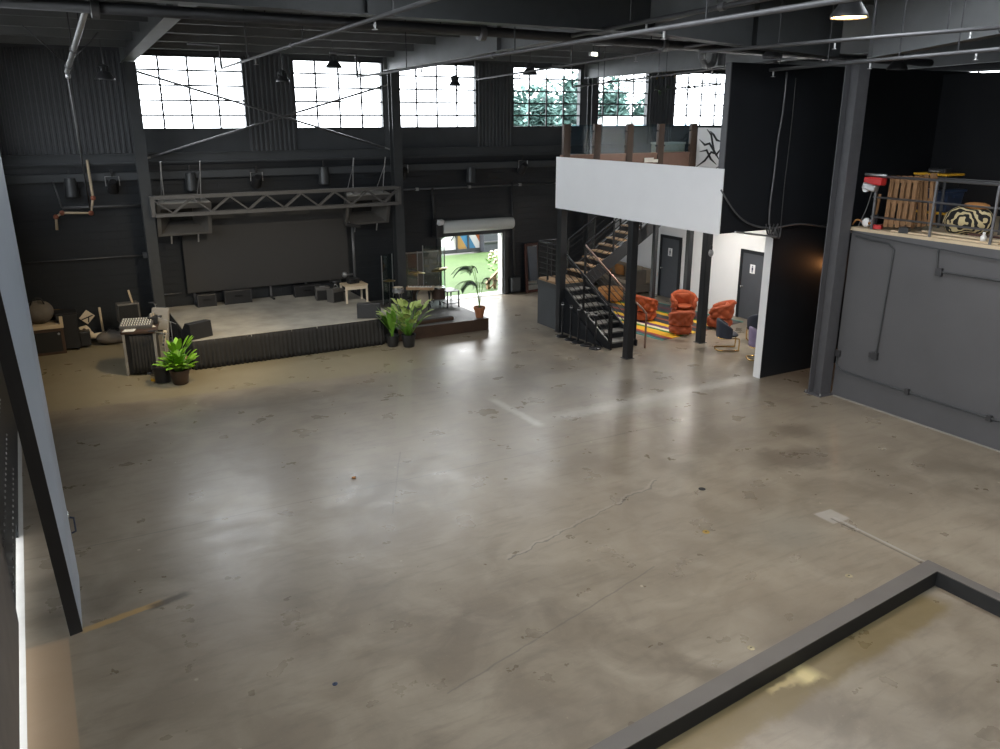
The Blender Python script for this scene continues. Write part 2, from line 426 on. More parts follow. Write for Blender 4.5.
# back wall: block below, dark panels under the windows, ribbed cladding between them
DX0, DX1, DZ = 11.80, 14.22, 2.2
wb = shell('wall_back')
Mb().box(X0-.3, DX0, Y1, Y1+.3, 0, 4.75).box(DX1, X1+.3, Y1, Y1+.3, 0, 4.75).box(DX0, DX1, Y1, Y1+.3, DZ, 4.75).build('block_wall', 'block', wb)
Mb().box(X0-.3, X1+.3, Y1, Y1+.25, 4.75, 5.66).build('sill_panel', 'dark_panel', wb)
Mb().box(X0-.3, X1+.3, Y1, Y1+.25, 7.62, 8.1).build('header_panel', 'dark_clad', wb)
WIN = [(2.80, 5.80), (7.18, 9.98), (10.40, 13.22), (14.55, 17.32), (17.64, 20.30), (21.50, 24.30)]
def ribbed(mb, xa, xb, y, z0, z1):
    y -= .012; n = max(1, round((xb-xa)/.135)); w = (xb-xa)/n; poly = [(xb, y+.2), (xa, y+.2), (xa, y)]
    for i in range(n):
        x = xa+i*w; poly += [(x+.2*w, y), (x+.35*w, y-.05), (x+.65*w, y-.05), (x+.8*w, y)]
    poly.append((xb, y)); mb.prism(poly, 'z', z0, z1)
edges = [X0] + [q for w in WIN for q in w] + [X1]
for i in range(0, len(edges), 2):
    mb = Mb()
    if edges[i+1]-edges[i] > .5: ribbed(mb, edges[i], edges[i+1], Y1, 5.06, 7.66)
    else: mb.box(edges[i], edges[i+1], Y1-.02, Y1+.2, 5.06, 7.66)
    mb.build('ribbed_cladding', 'dark_clad', wb)

def window(n, a, c, z0, z1, fixed, axis='x', cols=4, rows=5, trim='steel', opens=True):
    """steel sash window in the plane y (axis x) or x (axis y) = fixed"""
    w = shell('window_%d' % n)
    def bx(mb, u0, u1, d0, d1, q0, q1):
        if axis == 'x': mb.box(u0, u1, fixed+d0, fixed+d1, q0, q1)
        else: mb.box(fixed+d0, fixed+d1, u0, u1, q0, q1)
    mb = Mb(); t = .05
    bx(mb, a, a+t, -.02, .16, z0, z1); bx(mb, c-t, c, -.02, .16, z0, z1); bx(mb, a+t, c-t, -.02, .16, z0, z0+t); bx(mb, a+t, c-t, -.02, .16, z1-t, z1)
    mb.build('window_frame', trim, w)
    mb = Mb()
    for i in range(1, cols): x = a+(c-a)*i/cols; bx(mb, x-.026, x+.026, .04, .075, z0+t, z1-t)
    for j in range(1, rows): z = z0+(z1-z0)*j/rows; bx(mb, a+t, c-t, .038, .077, z-.024, z+.024)
    mb.build('glazing_bars', trim, w)
    mb = Mb(); bx(mb, a+t, c-t, .083, .089, z0+t, z1-t); mb.build('window_glass', 'window_glass', w)
    return w
for i, (a, c) in enumerate(WIN): window(i+1, a, c, 5.66, 7.62, Y1)

# left wall: hangar leaf raised a hand's breadth off the floor, unseen high windows added to light the hall
ADDED_LW = [(-7.4, -4.2), (-3.8, -.6), (-.2, 3.0), (3.4, 6.6)]
ADDED_LW2 = [(8.0, 11.2), (11.8, 15.0), (15.6, 18.8), (19.4, 22.6)]
wl = shell('wall_left')
mb = Mb().box(X0-.25, X0, Y0, 7.2, 0, 3.4).box(X0-.25, X0, 7.2, 13.2, .22, 3.4).box(X0-.25, X0, 13.2, Y1+.2, 0, 3.4).box(X0-.25, X0, 7.0, Y1+.2, 3.4, 4.4).box(X0-.25, X0, 7.0, Y1+.2, 7.4, 8.9)
ed = [Y0] + [q for w in ADDED_LW for q in w] + [7.0]
for i in range(0, len(ed), 2): mb.box(X0-.25, X0, ed[i], ed[i+1], 3.4, 7.4)
mb.box(X0-.25, X0, Y0, 7.0, 7.4, 9.6)
ed = [7.0] + [q for w in ADDED_LW2 for q in w] + [Y1+.2]
for i in range(0, len(ed), 2): mb.box(X0-.25, X0, ed[i], ed[i+1], 4.4, 7.4)
mb.build('wall_leaf', 'black_paint', wl)
Mb().box(X0-.02, X0+.03, 5.5, 10.3, .22, 5.6).build('tan_leaf_panel', 'tan_wall', wl)
mb = Mb()
for y in [10.6+.22*i for i in range(20)]:
    for z in (.5, 1.1, 1.7, 2.3, 2.9, 3.5): mb.lathe([(.022, 0), (.018, .012), (0, .016)], (X0, y, z), 8, Matrix.Rotation(PI/2, 4, 'Y'))
mb.build('rivets', 'galv', wl)
for i, (a, c) in enumerate(ADDED_LW): window(7+i, a, c, 3.4, 7.4, X0-.17, 'y', 4, 5)
for i, (a, c) in enumerate(ADDED_LW2): window(30+i, a, c, 4.4, 7.4, X0-.17, 'y', 4, 5)
# front wall behind the camera, with the same high windows
struct('wall_front', Mb().box(X0-.2, X1+.3, Y0-.25, Y0, 0, 9.9), 'black_paint')
# right end wall of the building, clerestory strip under the roof
struct('wall_right', Mb().box(X1, X1+.25, Y0, Y1+.2, 0, 7.1).box(X1, X1+.25, Y0, 14, 7.1, 7.4).box(X1, X1+.25, 24.2, Y1+.2, 7.1, 7.4).box(X1, X1+.25, Y0, Y1+.2, 7.4, 9.7), 'black_paint')
window(15, 14, 19, 7.1, 7.4, X1+.08, 'y', 6, 1); window(16, 19.02, 24.2, 7.1, 7.4, X1+.08, 'y', 6, 1)

# grey wall under the loft, loft deck, black loft back wall
struct('wall_loft', Mb().box(15.23, 15.45, Y0, 11.85, 0, 3.70), 'grey_wall')
struct('baseboard_right', Mb().box(15.20, 15.23, Y0, 11.8, 0, .018), 'speaker_top')
struct('floor_loft', Mb().box(15.23, 20.0, Y0, 11.95, 3.70, 3.76), 'ply')
struct('wall_loft_back', Mb().box(20.0, 20.2, Y0, 13.5, 0, 7.0), 'black_paint')
struct('wall_loft_side', Mb().box(15.45, 20.0, 11.75, 11.95, 0, 3.70), 'black_paint')
# partition beside the lounge: black face, white end
wp = shell('wall_partition')
Mb().box(14.72, 26, 13.55, 13.72, 0, 3.55).build('partition_face', 'black_paint', wp)
Mb().box(14.70, 14.72, 13.53, 13.74, 0, 3.55).build('white_wall_end', 'white_wall', wp)
struct('wall_upper', Mb().box(13.02, 26, 13.50, 13.66, 3.57, 7.08), 'black_paint')
# mezzanine
struct('wall_mezzanine', Mb().box(12.985, 13.015, 13.485, 20.02, 3.55, 4.95), 'fascia')
struct('trim_3', Mb().box(12.99, 13.02, 13.5, 13.66, 4.955, 7.08), 'column_grey')
struct('floor_mezzanine', Mb().box(13.02, 26, 13.66, 20.0, 3.55, 3.85), 'white_wall')
struct('floor_upper', Mb().box(18.95, 26, 20.0, Y1, 3.55, 3.70), 'dark_panel')
struct('wall_lounge', Mb().box(18.95, 19.12, 13.82, Y1, 0, 3.55), 'white_wall')
wm = shell('wall_mural')
Mb().box(18.08, 18.20, 13.66, 20.0, 3.85, 5.70).build('white_panel', 'white_wall', wm)
mb = Mb()
for pts in ([(19.95, 4.55), (19.6, 4.75), (19.35, 5.0), (19.1, 4.95), (18.85, 5.25)], [(19.9, 5.35), (19.65, 5.2), (19.45, 5.25), (19.2, 5.0), (18.95, 4.75)],
            [(19.6, 5.65), (19.4, 5.5), (19.3, 5.2), (19.15, 4.9)], [(19.85, 5.0), (19.55, 5.05), (19.35, 4.8), (19.1, 4.65)], [(19.45, 5.6), (19.3, 5.5), (19.15, 5.35), (18.9, 5.3)],
            [(19.8, 4.3), (19.5, 4.45), (19.3, 4.4), (19.0, 4.6)]):
    mb.tube([(18.08, y, z) for y, z in pts], [.012]+[.035]*(len(pts)-2)+[.01], 6)
mb.build('painted_branches', 'black_ink', wm, smooth=True)

# ceiling: deck, purlins, tapered rafters
ce = shell('ceiling')
ADDED_SKYL = [(4.4, 6.4, 2.5, 10.5), (11.4, 13.4, 2.5, 10.5)]  # unseen skylights added to brighten the floor
def roof_piece(mb, xa, xb, ya, yb):
    mb.hexa([(x, y, roof_z(y)+d) for d in (0, .12) for x, y in ((xa, ya), (xb, ya), (xb, yb), (xa, yb))])
mb = Mb(); xs = [X0-.3, 4.4, 6.4, 11.4, 13.4, X1+.3]; ys = [Y0-.3, 2.5, 10.5, Y1+.3]
for a, c in zip(xs, xs[1:]):
    for e, g in zip(ys, ys[1:]):
        if (a, c, e, g) not in ADDED_SKYL: roof_piece(mb, a, c, e, g)
mb.build('roof_deck', 'roof_deck', ce)
for i, (a, c, e, g) in enumerate(ADDED_SKYL):
    w = shell('window_%d' % (20+i)); mb = Mb()
    for q in range(5): y = e+(g-e)*q/4; mb.box(a, c, y-.03, y+.03, roof_z(y)-.02, roof_z(y)+.14)
    mb.build('added_skylight_frame', 'steel', w); mb = Mb(); mb.hexa([(x, y, roof_z(y)+d) for d in (.10, .11) for x, y in ((a, e), (c, e), (c, g), (a, g))]); mb.build('added_skylight_glass', 'window_glass', w)
for i in range(10):
    y = 24.5-1.45*i; z = roof_z(y); mb = Mb()
    mb.box(X0, X1, y-.012, y+.012, z-.22, z).box(X0, X1, y-.012, y+.08, z-.245, z-.215)
    if i < 11:
        for k in range(60): mb.box(.4+k*.3, .52+k*.3, y-.02, y-.012, z-.20, z-.17)
    mb.build('purlin', 'steel_roof', ce)
def rafter(x, prof, w=.30):
    mb = Mb()
    for (ya, za), (yb, zb) in zip(prof, prof[1:]):
        ta, tb = roof_z(ya)-.02, roof_z(yb)-.02
        def sl(xa, xb, q0a, q1a, q0b, q1b): mb.hexa([(xa, ya, q0a), (xb, ya, q0a), (xb, yb, q0b), (xa, yb, q0b), (xa, ya, q1a), (xb, ya, q1a), (xb, yb, q1b), (xa, yb, q1b)])
        sl(x-.012, x+.012, za, ta, zb, tb); sl(x-w/2, x+w/2, za-.02, za, zb-.02, zb); sl(x-w/2, x+w/2, ta-.02, ta, tb-.02, tb)
        sl(x-w/2, x+w/2, za-.001, za+.0, zb-.001, zb)
        mb.box(x-w/2+.02, x+w/2-.02, ya-.008, ya+.008, za, ta-.02)
    return mb.build('rafter', 'steel_roof', ce)
rafter(2.75, [(25.1, 7.38), (16.8, 7.75), (12.2, 7.85), (4, 8.2), (-7.9, 8.9)])
rafter(10.1, [(25.1, 7.36), (18, 7.48), (12.95, 7.58), (10.8, 7.72), (4, 8.1), (-7.9, 8.8)])
rafter(17.5, [(25.1, 7.30), (18.6, 7.38), (13.2, 7.45)])
rafter(15.23, [(11.9, 7.14), (9.3, 7.40), (4, 7.9), (-7.9, 8.8)])
rafter(24.9, [(25.1, 7.30), (13.2, 7.6), (-7.9, 8.8)])
def girder(y, prof, w=.32):
    mb = Mb()
    for (xa, za), (xb, zb) in zip(prof, prof[1:]):
        t = roof_z(y)-.25
        def sl(y0, y1, q0a, q1a, q0b, q1b): mb.hexa([(xa, y0, q0a), (xb, y0, q0b), (xb, y1, q0b), (xa, y1, q0a), (xa, y0, q1a), (xb, y0, q1b), (xb, y1, q1b), (xa, y1, q1a)])
        sl(y-.012, y+.012, za, t, zb, t); sl(y-w/2, y+w/2, za-.02, za, zb-.02, zb); sl(y-w/2, y+w/2, t-.02, t, t-.02, t)
        mb.box(xa-.008, xa+.008, y-w/2+.02, y+w/2-.02, za, t-.02)
    return mb.build('girder', 'steel', ce)  # darker steel than the rafters; its unlit face is put into the colour
girder(12.6, [(X0, 7.50), (4.75, 7.46), (10.1, 7.44), (12.6, 7.30), (15.1, 7.18)])

# horizontal trims on the back wall
mb = Mb().box(X0, 18.9, 24.88, 25.19, 4.80, 4.84).box(X0, 18.9, 24.88, 25.19, 5.04, 5.07).box(X0, 18.9, 25.0, 25.03, 4.84, 5.04)
struct('trim_1', mb, 'dark_panel')
struct('trim_2', Mb().box(X0, 18.9, 24.98, 25.19, 4.36, 4.58), 'dark_panel', bevel=.02)

# ------------------------------------------------------------------ columns
def h_column(name, label, x, y, z1, s=.28, z0=0, m='steel', plate=True):
    t = thing(name, label, 'column', (x, y, z0))
    h = s/2
    Mb().box(x-h, x+h, y-h, y-h+.02, z0, z1).box(x-h, x+h, y+h-.02, y+h, z0, z1).box(x-.01, x+.01, y-h+.02, y+h-.02, z0, z1).build('column_shaft', m, t)
    if plate:
        mb = Mb().box(x-h-.06, x+h+.06, y-h-.06, y+h+.06, z0, z0+.025)
        mb.build('base_plate', m, t)
        mb = Mb()
        for a in (-1, 1):
            for c in (-1, 1): mb.lathe([(.018, 0), (.018, .05), (0, .055)], (x+a*(h+.03), y+c*(h+.03), z0+.025), 6)
        mb.build('anchor_bolts', 'galv', t)
    return t
h_column('steel_column', 'dark steel roof column left of the stage beside the mixing desk', 2.75, 24.4, 7.36)
h_column('steel_column', 'dark steel roof column right of the stage by the drum shields', 10.0, 24.4, 7.34, z0=.34)
h_column('steel_column', 'dark steel roof column between the two windows showing trees', 17.48, 24.7, 7.28)
h_column('steel_column', 'tall grey steel column at the corner of the grey loft wall', 15.05, 12.06, 7.12, .34, m='column_grey')
def box_column(label, x, y, z1, s=.17):
    t = thing('square_post', label, 'post', (x, y, 0), 'square posts under the mezzanine')
    h = s/2
    Mb().box(x-h, x+h, y-h, y+h, 0, z1).build('post_shaft', 'post_black', t, bevel=.012)
    Mb().box(x-h-.03, x+h+.03, y-h-.03, y+h+.03, 0, .012).build('base_plate', 'steel', t)
    Mb().box(x-h-.03, x+h+.03, y-h-.03, y+h+.03, z1-.012, z1).build('cap_plate', 'steel', t)
    return t
box_column('black square post under the far left corner of the white mezzanine, beside the stair landing', 13.03, 19.72, 3.55, .2)
box_column('black square post standing in front of the stair foot', 13.03, 16.50, 3.55, .2)
box_column('black square post in front of the right orange armchair, lamp bulb near its top', 15.78, 16.78, 3.55, .2)
box_column('thin black post between the taupe sofa and the left grey door', 16.42, 19.72, 3.55, .13)
box_column('black post rising behind the rear orange armchair with the pillow', 17.80, 19.72, 3.55, .17)

# ------------------------------------------------------------------ roof bracing, truss
for p, q, lab in (((132, 70), (392, 150), 'thin steel bracing rod falling from upper left to the right stage column'), ((141, 160), (390, 84), 'thin steel bracing rod rising from the left stage column to upper right')):
    a, c = gy(*p, 24.55), gy(*q, 24.62)
    t = thing('bracing_rod', lab, 'rod', a)
    Mb().tube([a, c], .030, 8).build('rod', 'pipe_grey', t, smooth=True)
    for e, s in ((a, c), (c, a)):
        d = (s-e).normalized(); Mb().beam(e, e+d*.25, .07, .04).build('clevis', 'galv', t)
t = thing('stage_truss', 'long flat grey lattice truss spanning over the stage between the two columns', 'truss', (2.9, 24.2, 3.5))
for y in (24.02, 24.17):
    for z, n in ((3.95, 'top_chord'), (3.48, 'bottom_chord')):
        Mb().box(2.9, 9.85, y-.035, y+.035, z-.045, z+.045).build(n, 'truss', t)
for y in (24.02, 24.17):
    mb = Mb(); n = 14
    for k in range(n):
        xa, xb = 2.85+k*7.05/n, 2.85+(k+1)*7.05/n
        mb.beam((xa, y, 3.52 if k % 2 else 3.91), (xb, y, 3.91 if k % 2 else 3.52), .035, .035, (0, 1, 0))
    mb.build('lattice_bars', 'truss', t)
for k in range(7): Mb().box(3.0+k*1.1, 3.04+k*1.1, 24.05, 24.14, 3.93, 3.97).build('cross_tie', 'truss', t)
for x in (2.8, 9.86): Mb().box(x, x+.1, 24.02, 24.27, 3.45, 3.98).build('end_bracket', 'truss', t)

# ------------------------------------------------------------------ pipes under the roof
def hanger(t, p, top=None, r=.012, m='pipe_dark'):
    top = top or roof_z(p[1])-.05
    Mb().tube([p, (p[0], p[1], top)], r, 6).build('hanger_rod', m, t)
def smooth_path(pts, n=6):
    pts = [Vector(p) for p in pts]; out = []
    for i in range(len(pts)-1):
        p0, p1, p2, p3 = pts[max(i-1, 0)], pts[i], pts[i+1], pts[min(i+2, len(pts)-1)]
        for k in range(n):
            t = k/n; out.append(.5*((2*p1)+(p2-p0)*t+(2*p0-5*p1+4*p2-p3)*t*t+(3*p1-p0-3*p2+p3)*t**3))
    out.append(pts[-1]); return out
def sprinkler(mb, p, d=-1):
    mb.lathe([(.02, 0), (.02, .06*d), (.012, .09*d), (.045, .10*d), (.045, .106*d), (0, .108*d)], p, 8)
def branch(label, pts, r, m, hang=(), heads=(), couplings=()):
    t = thing('sprinkler_pipe', label, 'pipe', pts[0])
    Mb().tube(pts, r, 10).build('pipe_run', m, t, smooth=True)
    for q in hang: hanger(t, q)
    for q in heads: mb = Mb(); sprinkler(mb, q); mb.build('sprinkler_head', 'galv', t, smooth=True)
    for q, ax in couplings:
        mtx = {'x': Matrix.Rotation(PI/2, 4, 'Y'), 'y': Matrix.Rotation(PI/2, 4, 'X'), 'z': Matrix()}[ax]
        mb = Mb(); mb.lathe([(r, -.06), (r*1.5, -.05), (r*1.5, .05), (r, .06)], q, 12, mtx); mb.build('coupling', 'pipe_grey' if m != 'red' else 'red', t, smooth='angle')
    return t
ym = 13.9
branch('fat dark main sprinkler pipe running the full width below the roof', [(-.8, ym, 7.50), (8, ym, 7.44), (16, ym, 7.32), (20, ym, 7.28)], .085, 'pipe_dark',
       [(x, ym, 7.45) for x in (.6, 3.6, 6.6, 9.6, 12.6, 15.6)], [], [((x, ym, 7.475-(x*.008)), 'x') for x in (1.2, 7.4, 11.5)])
def ypipe(label, x, z0, y0, z1, y1, r, m, elbow=.35, heads=2, side=-.7):
    P0, P1 = Vector((x, y0, z0)), Vector((x, y1, z1)); r *= .8
    hang = [P0.lerp(P1, f) for f in (.2, .5, .8)]; hd = [P0.lerp(P1, (k+.5)/heads)-Vector((0, 0, r)) for k in range(heads)]
    pts = [P1, P0]
    if elbow: pts = [P1, P0, P0+Vector((0, .05, elbow)), P0+Vector((side, .05, elbow+.02))]
    return branch(label, pts, r, m, hang, hd, [(P0.lerp(P1, .45), 'y')])
ypipe('grey sprinkler branch pipe crossing in front of the first window', 4.4, 7.10, 21.3, 7.32, 8.0, .042, 'pipe_grey', .50)
ypipe('grey sprinkler branch pipe ending over the second window left of the column', 7.93, 7.0, 21.8, 7.22, 5.5, .048, 'pipe_grey', .55)
ypipe('grey sprinkler branch pipe ending beside the ribbed wall between third and fourth windows', 12.0, 7.06, 22.9, 7.38, 12.9, .042, 'pipe_grey', .55)
ypipe('thin sprinkler branch pipe reaching the fifth window above the mezzanine', 15.0, 6.88, 22.3, 7.2, 14.2, .032, 'pipe_grey', .6)
ypipe('dark pipe running beside the lit lamp toward the upper right corner', 9.05, 7.42, 13.5, 7.62, 5.0, .05, 'pipe_dark', 0)
for (u0, v0), (u1, v1), z, lab, r, m in (((700, 52), (1000, 27), 7.05, 'grey sprinkler pipe crossing the upper right above the black wall', .035, 'pipe_grey'),
                                      ((770, 70), (1000, 49), 6.95, 'rusty topped sprinkler pipe low over the black upper wall', .035, 'pipe_grey')):
    a, c = gy(u0, v0, 13.2), gx(u1, v1, 14.0)
    branch(lab, [a, c], r, m, [a.lerp(c, f) for f in (.3, .62, .85)], [a.lerp(c, f)-Vector((0, 0, r)) for f in (.02, .5, .92)])
# slanted branch at upper left with its drop to the red-fitted loop
a, c = gy(67, 72, 20), gy(92, -12, 14)
t = branch('white slanted sprinkler pipe hanging at the upper left near the camera', [a, c], .05, 'galv', [a.lerp(c, .3), a.lerp(c, .6)], [], [(a.lerp(c, .35), 'y'), (a.lerp(c, .1), 'y')])
d0, d1 = gy(68, 76, 20.3), gy(90, 208, 24.7)
lp = [gy(u, v, 24.8) for u, v in ((57, 230), (56, 217), (62, 213), (91, 213), (93, 198), (87, 160))]
t = thing('fire_pipe_loop', 'pale pipe loop with red couplings hanging on the black wall left of the stage', 'pipe', lp[0])
Mb().tube(lp, .035, 8).build('pipe_run', 'ply', t, smooth=True)
Mb().tube([gy(62, 208, 24.8), gy(145, 205, 24.8)], .03, 8).build('pipe_run', 'pipe_grey', t, smooth=True)
for i in (1, 2, 3, 4): Mb().blob(lp[i], (.07, .07, .07), 10, 6).build('red_coupling', 'copper', t, smooth=True, label='red pipe coupling')
for q in (lp[1], lp[3]): Mb().box(q.x-.03, q.x+.03, 24.8, 25.2, q.z-.02, q.z+.02).build('wall_bracket', 'pipe_dark', t)
Mb().tube([gy(62, 208, 24.8), gy(53, 182, 24.8)], .02, 8).build('stub_pipe', 'pipe_grey', t, smooth=True)
t = thing('drop_pipe', 'long thin drop pipe from the slanted pipe down to the red coupling loop', 'pipe', d0)
Mb().tube([d0, d1], .02, 8).build('pipe_run', 'pipe_grey', t, smooth=True)
Mb().lathe([(.03, -.05), (.05, -.04), (.05, .04), (.03, .05)], d0, 10).build('coupling', 'galv', t, smooth=True)
cab = [gy(22, 25, 19), gy(42, 42, 19), gy(66, 61, 19.2), gy(84, 48, 19), gy(98, 32, 19)]
tag(Mb().tube(smooth_path(cab), .012, 6).build('ceiling_cable', 'pipe_dark', smooth=True), 'thin dark cable swagged between the roof and the slanted pipe', 'cable')
for u, v, y, lab in ((25, 263, 25.15, 'left'),):
    a, c = gy(25, 263, 25.12), gy(146, 255, 25.12)
    t = thing('wall_conduit', 'thin level conduit on the black wall left of the stage screen', 'conduit', a)
    Mb().tube([a, c], .018, 8).build('conduit_run', 'pipe_grey', t, smooth=True)
    Mb().obox(c, (.16, .08, .16)).build('junction_box', 'pipe_grey', t, bevel=.01)
a, c = gy(160, 295, 25.12), gy(182, 293, 25.12)
t = thing('wall_conduit', 'short conduit with grey box just left of the screen', 'conduit', a)
Mb().tube([a, c], .016, 8).build('conduit_run', 'pipe_grey', t, smooth=True); Mb().obox(a, (.14, .08, .16)).build('junction_box', 'pipe_grey', t, bevel=.01)
a, c = gy(400, 190, 25.1), gy(556, 183, 25.1)
t = thing('wall_conduit', 'long grey pipe along the back wall above the roller door', 'conduit', a)
Mb().tube([a, c], .028, 8).build('conduit_run', 'pipe_grey', t, smooth=True)
for f in (.1, .42, .75): Mb().obox(a.lerp(c, f), (.09, .1, .09)).build('pipe_clip', 'galv', t)
a, c = gy(432, 188, 25.08), gy(435, 222, 25.08)
t = thing('door_motor_conduit', 'black vertical pipe dropping to the roller door motor', 'conduit', c)
Mb().tube([a, c], .05, 8).build('conduit_run', 'pipe_dark', t, smooth=True)
a, c = gy(512, 182, 25.1), gy(514, 276, 25.1)
t = thing('breaker_box', 'dark grey electrical box low on the wall between door and mirror', 'electrical box', (a.x, 25.1, .6))
b0 = gy(515, 284, 25.1)
Mb().obox(b0, (.36, .18, .5)).build('box_body', 'steel', t, bevel=.015); Mb().obox(b0+Vector((0, -.1, 0)), (.3, .02, .44)).build('box_cover', 'dark_panel', t)
Mb().tube([(b0.x, 25.1, b0.z+.2), a], .035, 8).build('riser_conduit', 'pipe_dark', t, smooth=True)

# ------------------------------------------------------------------ pendant lamps
def highbay(name, label, c, dia, lens, glow=0):
    """bell lamp, c is the centre of its open rim"""
    x, y, z = c; r = dia/2
    t = thing(name, label, 'lamp', c, 'high-bay pendant lamps')
    Mb().lathe([(r, 0), (r*1.02, .02), (r*.96, .05), (r*.62, .16*dia/.45), (r*.5, .2*dia/.45), (r*.48, .19*dia/.45), (r*.58, .15*dia/.45), (r*.92, .04), (r*.97, .01)], c, 24, close=False).build('reflector', 'pipe_dark', t, smooth=True)
    Mb().lathe([(0, .012), (r*.93, .012), (r*.90, .03), (0, .03)], c, 24, close=False).build('lens', lens, t)
    hz = .2*dia/.45
    Mb().lathe([(r*.52, hz-.01), (r*.52, hz+.10), (r*.42, hz+.13), (r*.2, hz+.15), (0, hz+.15)], c, 16).build('driver_housing', 'steel', t, smooth='angle')
    mb = Mb()
    for k in range(10):
        a = k*2*PI/10; mb.obox((x+math.cos(a)*r*.56, y+math.sin(a)*r*.56, z+hz+.045), (.05, .012, .1), (0, 0, a))
    mb.build('cooling_fins', 'steel', t)
    Mb().tube([(x, y, z+hz+.14), (x, y, roof_z(y))], .014, 6).build('stem', 'pipe_grey', t)
    if glow:
        l = bpy.data.lights.new('lamp_bulb', 'SPOT'); l.energy = glow; l.color = (1, .72, .42) if lens == 'lamp_lit' else (1, .97, .92); l.spot_size = R(150); l.spot_blend = .6; l.shadow_soft_size = .18
        o = bpy.data.objects.new('lamp_bulb', l); COL.objects.link(o); o.parent = t; o.location = (0, 0, .02)
    return t
LAMPS = [((105, 80), 19, 23.2, 'lamp_dim', 'high-bay pendant lamp hanging far left against the ribbed wall', 0),
         ((283, 82), 13, 23.4, 'lamp_dim', 'high-bay lamp hanging before the ribbed strip between first and second windows', 0),
         ((334, 68), 16, 22.0, 'lamp_dim', 'high-bay lamp silhouetted high in the second window', 0),
         ((358, 28), 27, 14.6, 'lamp_dim', 'large dark high-bay lamp close under the roof above the second window', 0),
         ((455, 86), 12, 24.0, 'lamp_dim', 'small blue-looking high-bay lamp silhouetted in the third window', 0),
         ((530, 75), 15, 22.0, 'lamp_dim', 'high-bay lamp at the top left of the fourth window', 0),
         ((604, 46), 22, 14.8, 'lamp_dim', 'dark high-bay lamp above the glass mezzanine railing', 0),
         ((772, 58), 20, 12.9, 'lamp_dim', 'high-bay lamp just over the black upper wall', 0),
         ((849, 18), 36, 7.7, 'lamp_lit', 'glowing warm high-bay lamp at the upper right', 420),
         ((897, 70), 20, 12.6, 'lamp_dim', 'high-bay lamp in front of the black loft wall right of the tall column', 0)]
for p, w, y, lens, lab, glow in LAMPS:
    c = gy(*p, y); d = (c-EYE).dot(FW)
    highbay('high_bay_lamp', lab, c, w*d/F, lens, glow)
highbay('high_bay_lamp', 'added unseen high-bay lamp lighting the mezzanine behind the black upper wall', (16.4, 15.4, 6.6), .45, 'lamp_white', 850)  # lamp added out of view to brighten the mural wall
# small bright emergency fixtures
for (u, v), y, lab in (((690, 46), 16.0, 'small bright white fixture beside the curved duct over the mezzanine'), ((593, 54), 20.0, 'small lit white fixture hanging above the mezzanine left post')):
    c = gy(u, v, y); t = thing('emergency_light', lab, 'lamp', c)
    Mb().obox(c, (.22, .12, .10)).build('fixture_body', 'white_plastic', t, bevel=.02)
    Mb().obox(c+Vector((0, -.07, -.01)), (.18, .03, .07)).build('lens', 'lamp_white', t, bevel=.01)
    Mb().tube([c+Vector((0, 0, .05)), (c.x, c.y, roof_z(c.y)-.03)], .012, 6).build('stem', 'pipe_dark', t)
# curved duct elbow over the mezzanine
c = gy(702, 46, 17.2)
pts = smooth_path([c+Vector((0, 0, .35)), c+Vector((0, 0, 0)), c+Vector((.02, 0, -.28)), c+Vector((.18, 0, -.48)), c+Vector((.40, 0, -.40)), c+Vector((.46, 0, -.15))], 5)
tag(Mb().tube(pts, .085, 14).build('duct_elbow', 'pipe_grey', smooth=True), 'grey hook-shaped duct elbow hanging above the mezzanine', 'duct')
# garlands over the mezzanine windows
for (p, q, y, lab) in (((575, 86), (722, 70), 20.6, 'leafy string garland with yellow tips from the fifth window to the black wall'), ((655, 90), (724, 84), 20.2, 'short leafy garland hanging before the last window')):
    a, c = gy(*p, y), gy(*q, y-1.0)
    t = thing('string_garland', lab, 'garland', a)
    Mb().tube([a, c], .02, 6).build('string', 'pipe_dark', t)
    mb = Mb(); n = 46
    for k in range(n):
        b0 = a.lerp(c, (k+rnd.random())/n); mb.leaf(b0, rnd.random()*6.28, rnd.uniform(-1, .9), rnd.uniform(.1, .2), .06, .6, 3)
    mb.build('leaves', 'leaf_dark', t)
    mb = Mb()
    for k in range(14):
        b0 = a.lerp(c, rnd.uniform(.3, 1)); mb.leaf(b0, rnd.random()*6.28, rnd.uniform(-.4, .4), rnd.uniform(.14, .24), .05, .4, 3)
    mb.build('yellow_tips', 'amber', t)
    for f in (.15, .8):
        b0 = a.lerp(c, f); Mb().tube([b0, (b0.x, b0.y, roof_z(b0.y)-.05)], .01, 5).build('hanger_rod', 'pipe_dark', t)

# stage lights and little speakers under the ledge
def par_can(label, c, rz=0, tilt=.9):
    t = thing('stage_light', label, 'stage light', c, 'par cans on the back wall')
    x, y, z = c; m = Matrix.Rotation(rz, 4, 'Z') @ Matrix.Rotation(tilt, 4, 'X')
    Mb().lathe([(.0, .20), (.09, .20), (.13, .12), (.14, -.14), (.15, -.18), (.13, -.18), (.12, -.1), (0, -.08)], (x, y, z), 16, m).build('can', 'plastic', t, smooth='angle')
    Mb().tube([(x-.17, y, z), (x-.17, y, z+.25), (x+.17, y, z+.25), (x+.17, y, z)], .014, 6).build('yoke', 'galv', t)
    Mb().box(x-.03, x+.03, y-.03, y+.03, z+.25, max(z+.42, 4.37)).build('clamp', 'plastic', t)
    return t
for (u, v), y, lab in (((113, 186), 24.92, 'small dark stage light hanging on the wall left of the stage column'), ((257, 181), 24.92, 'small stage light hanging above the middle of the screen'),
                       ((403, 173), 24.92, 'small stage light clamped right of the right stage column'), ((523, 168), 24.92, 'small stage light under the beam below the fourth window')):
    par_can(lab, gy(u, v, y), 0)
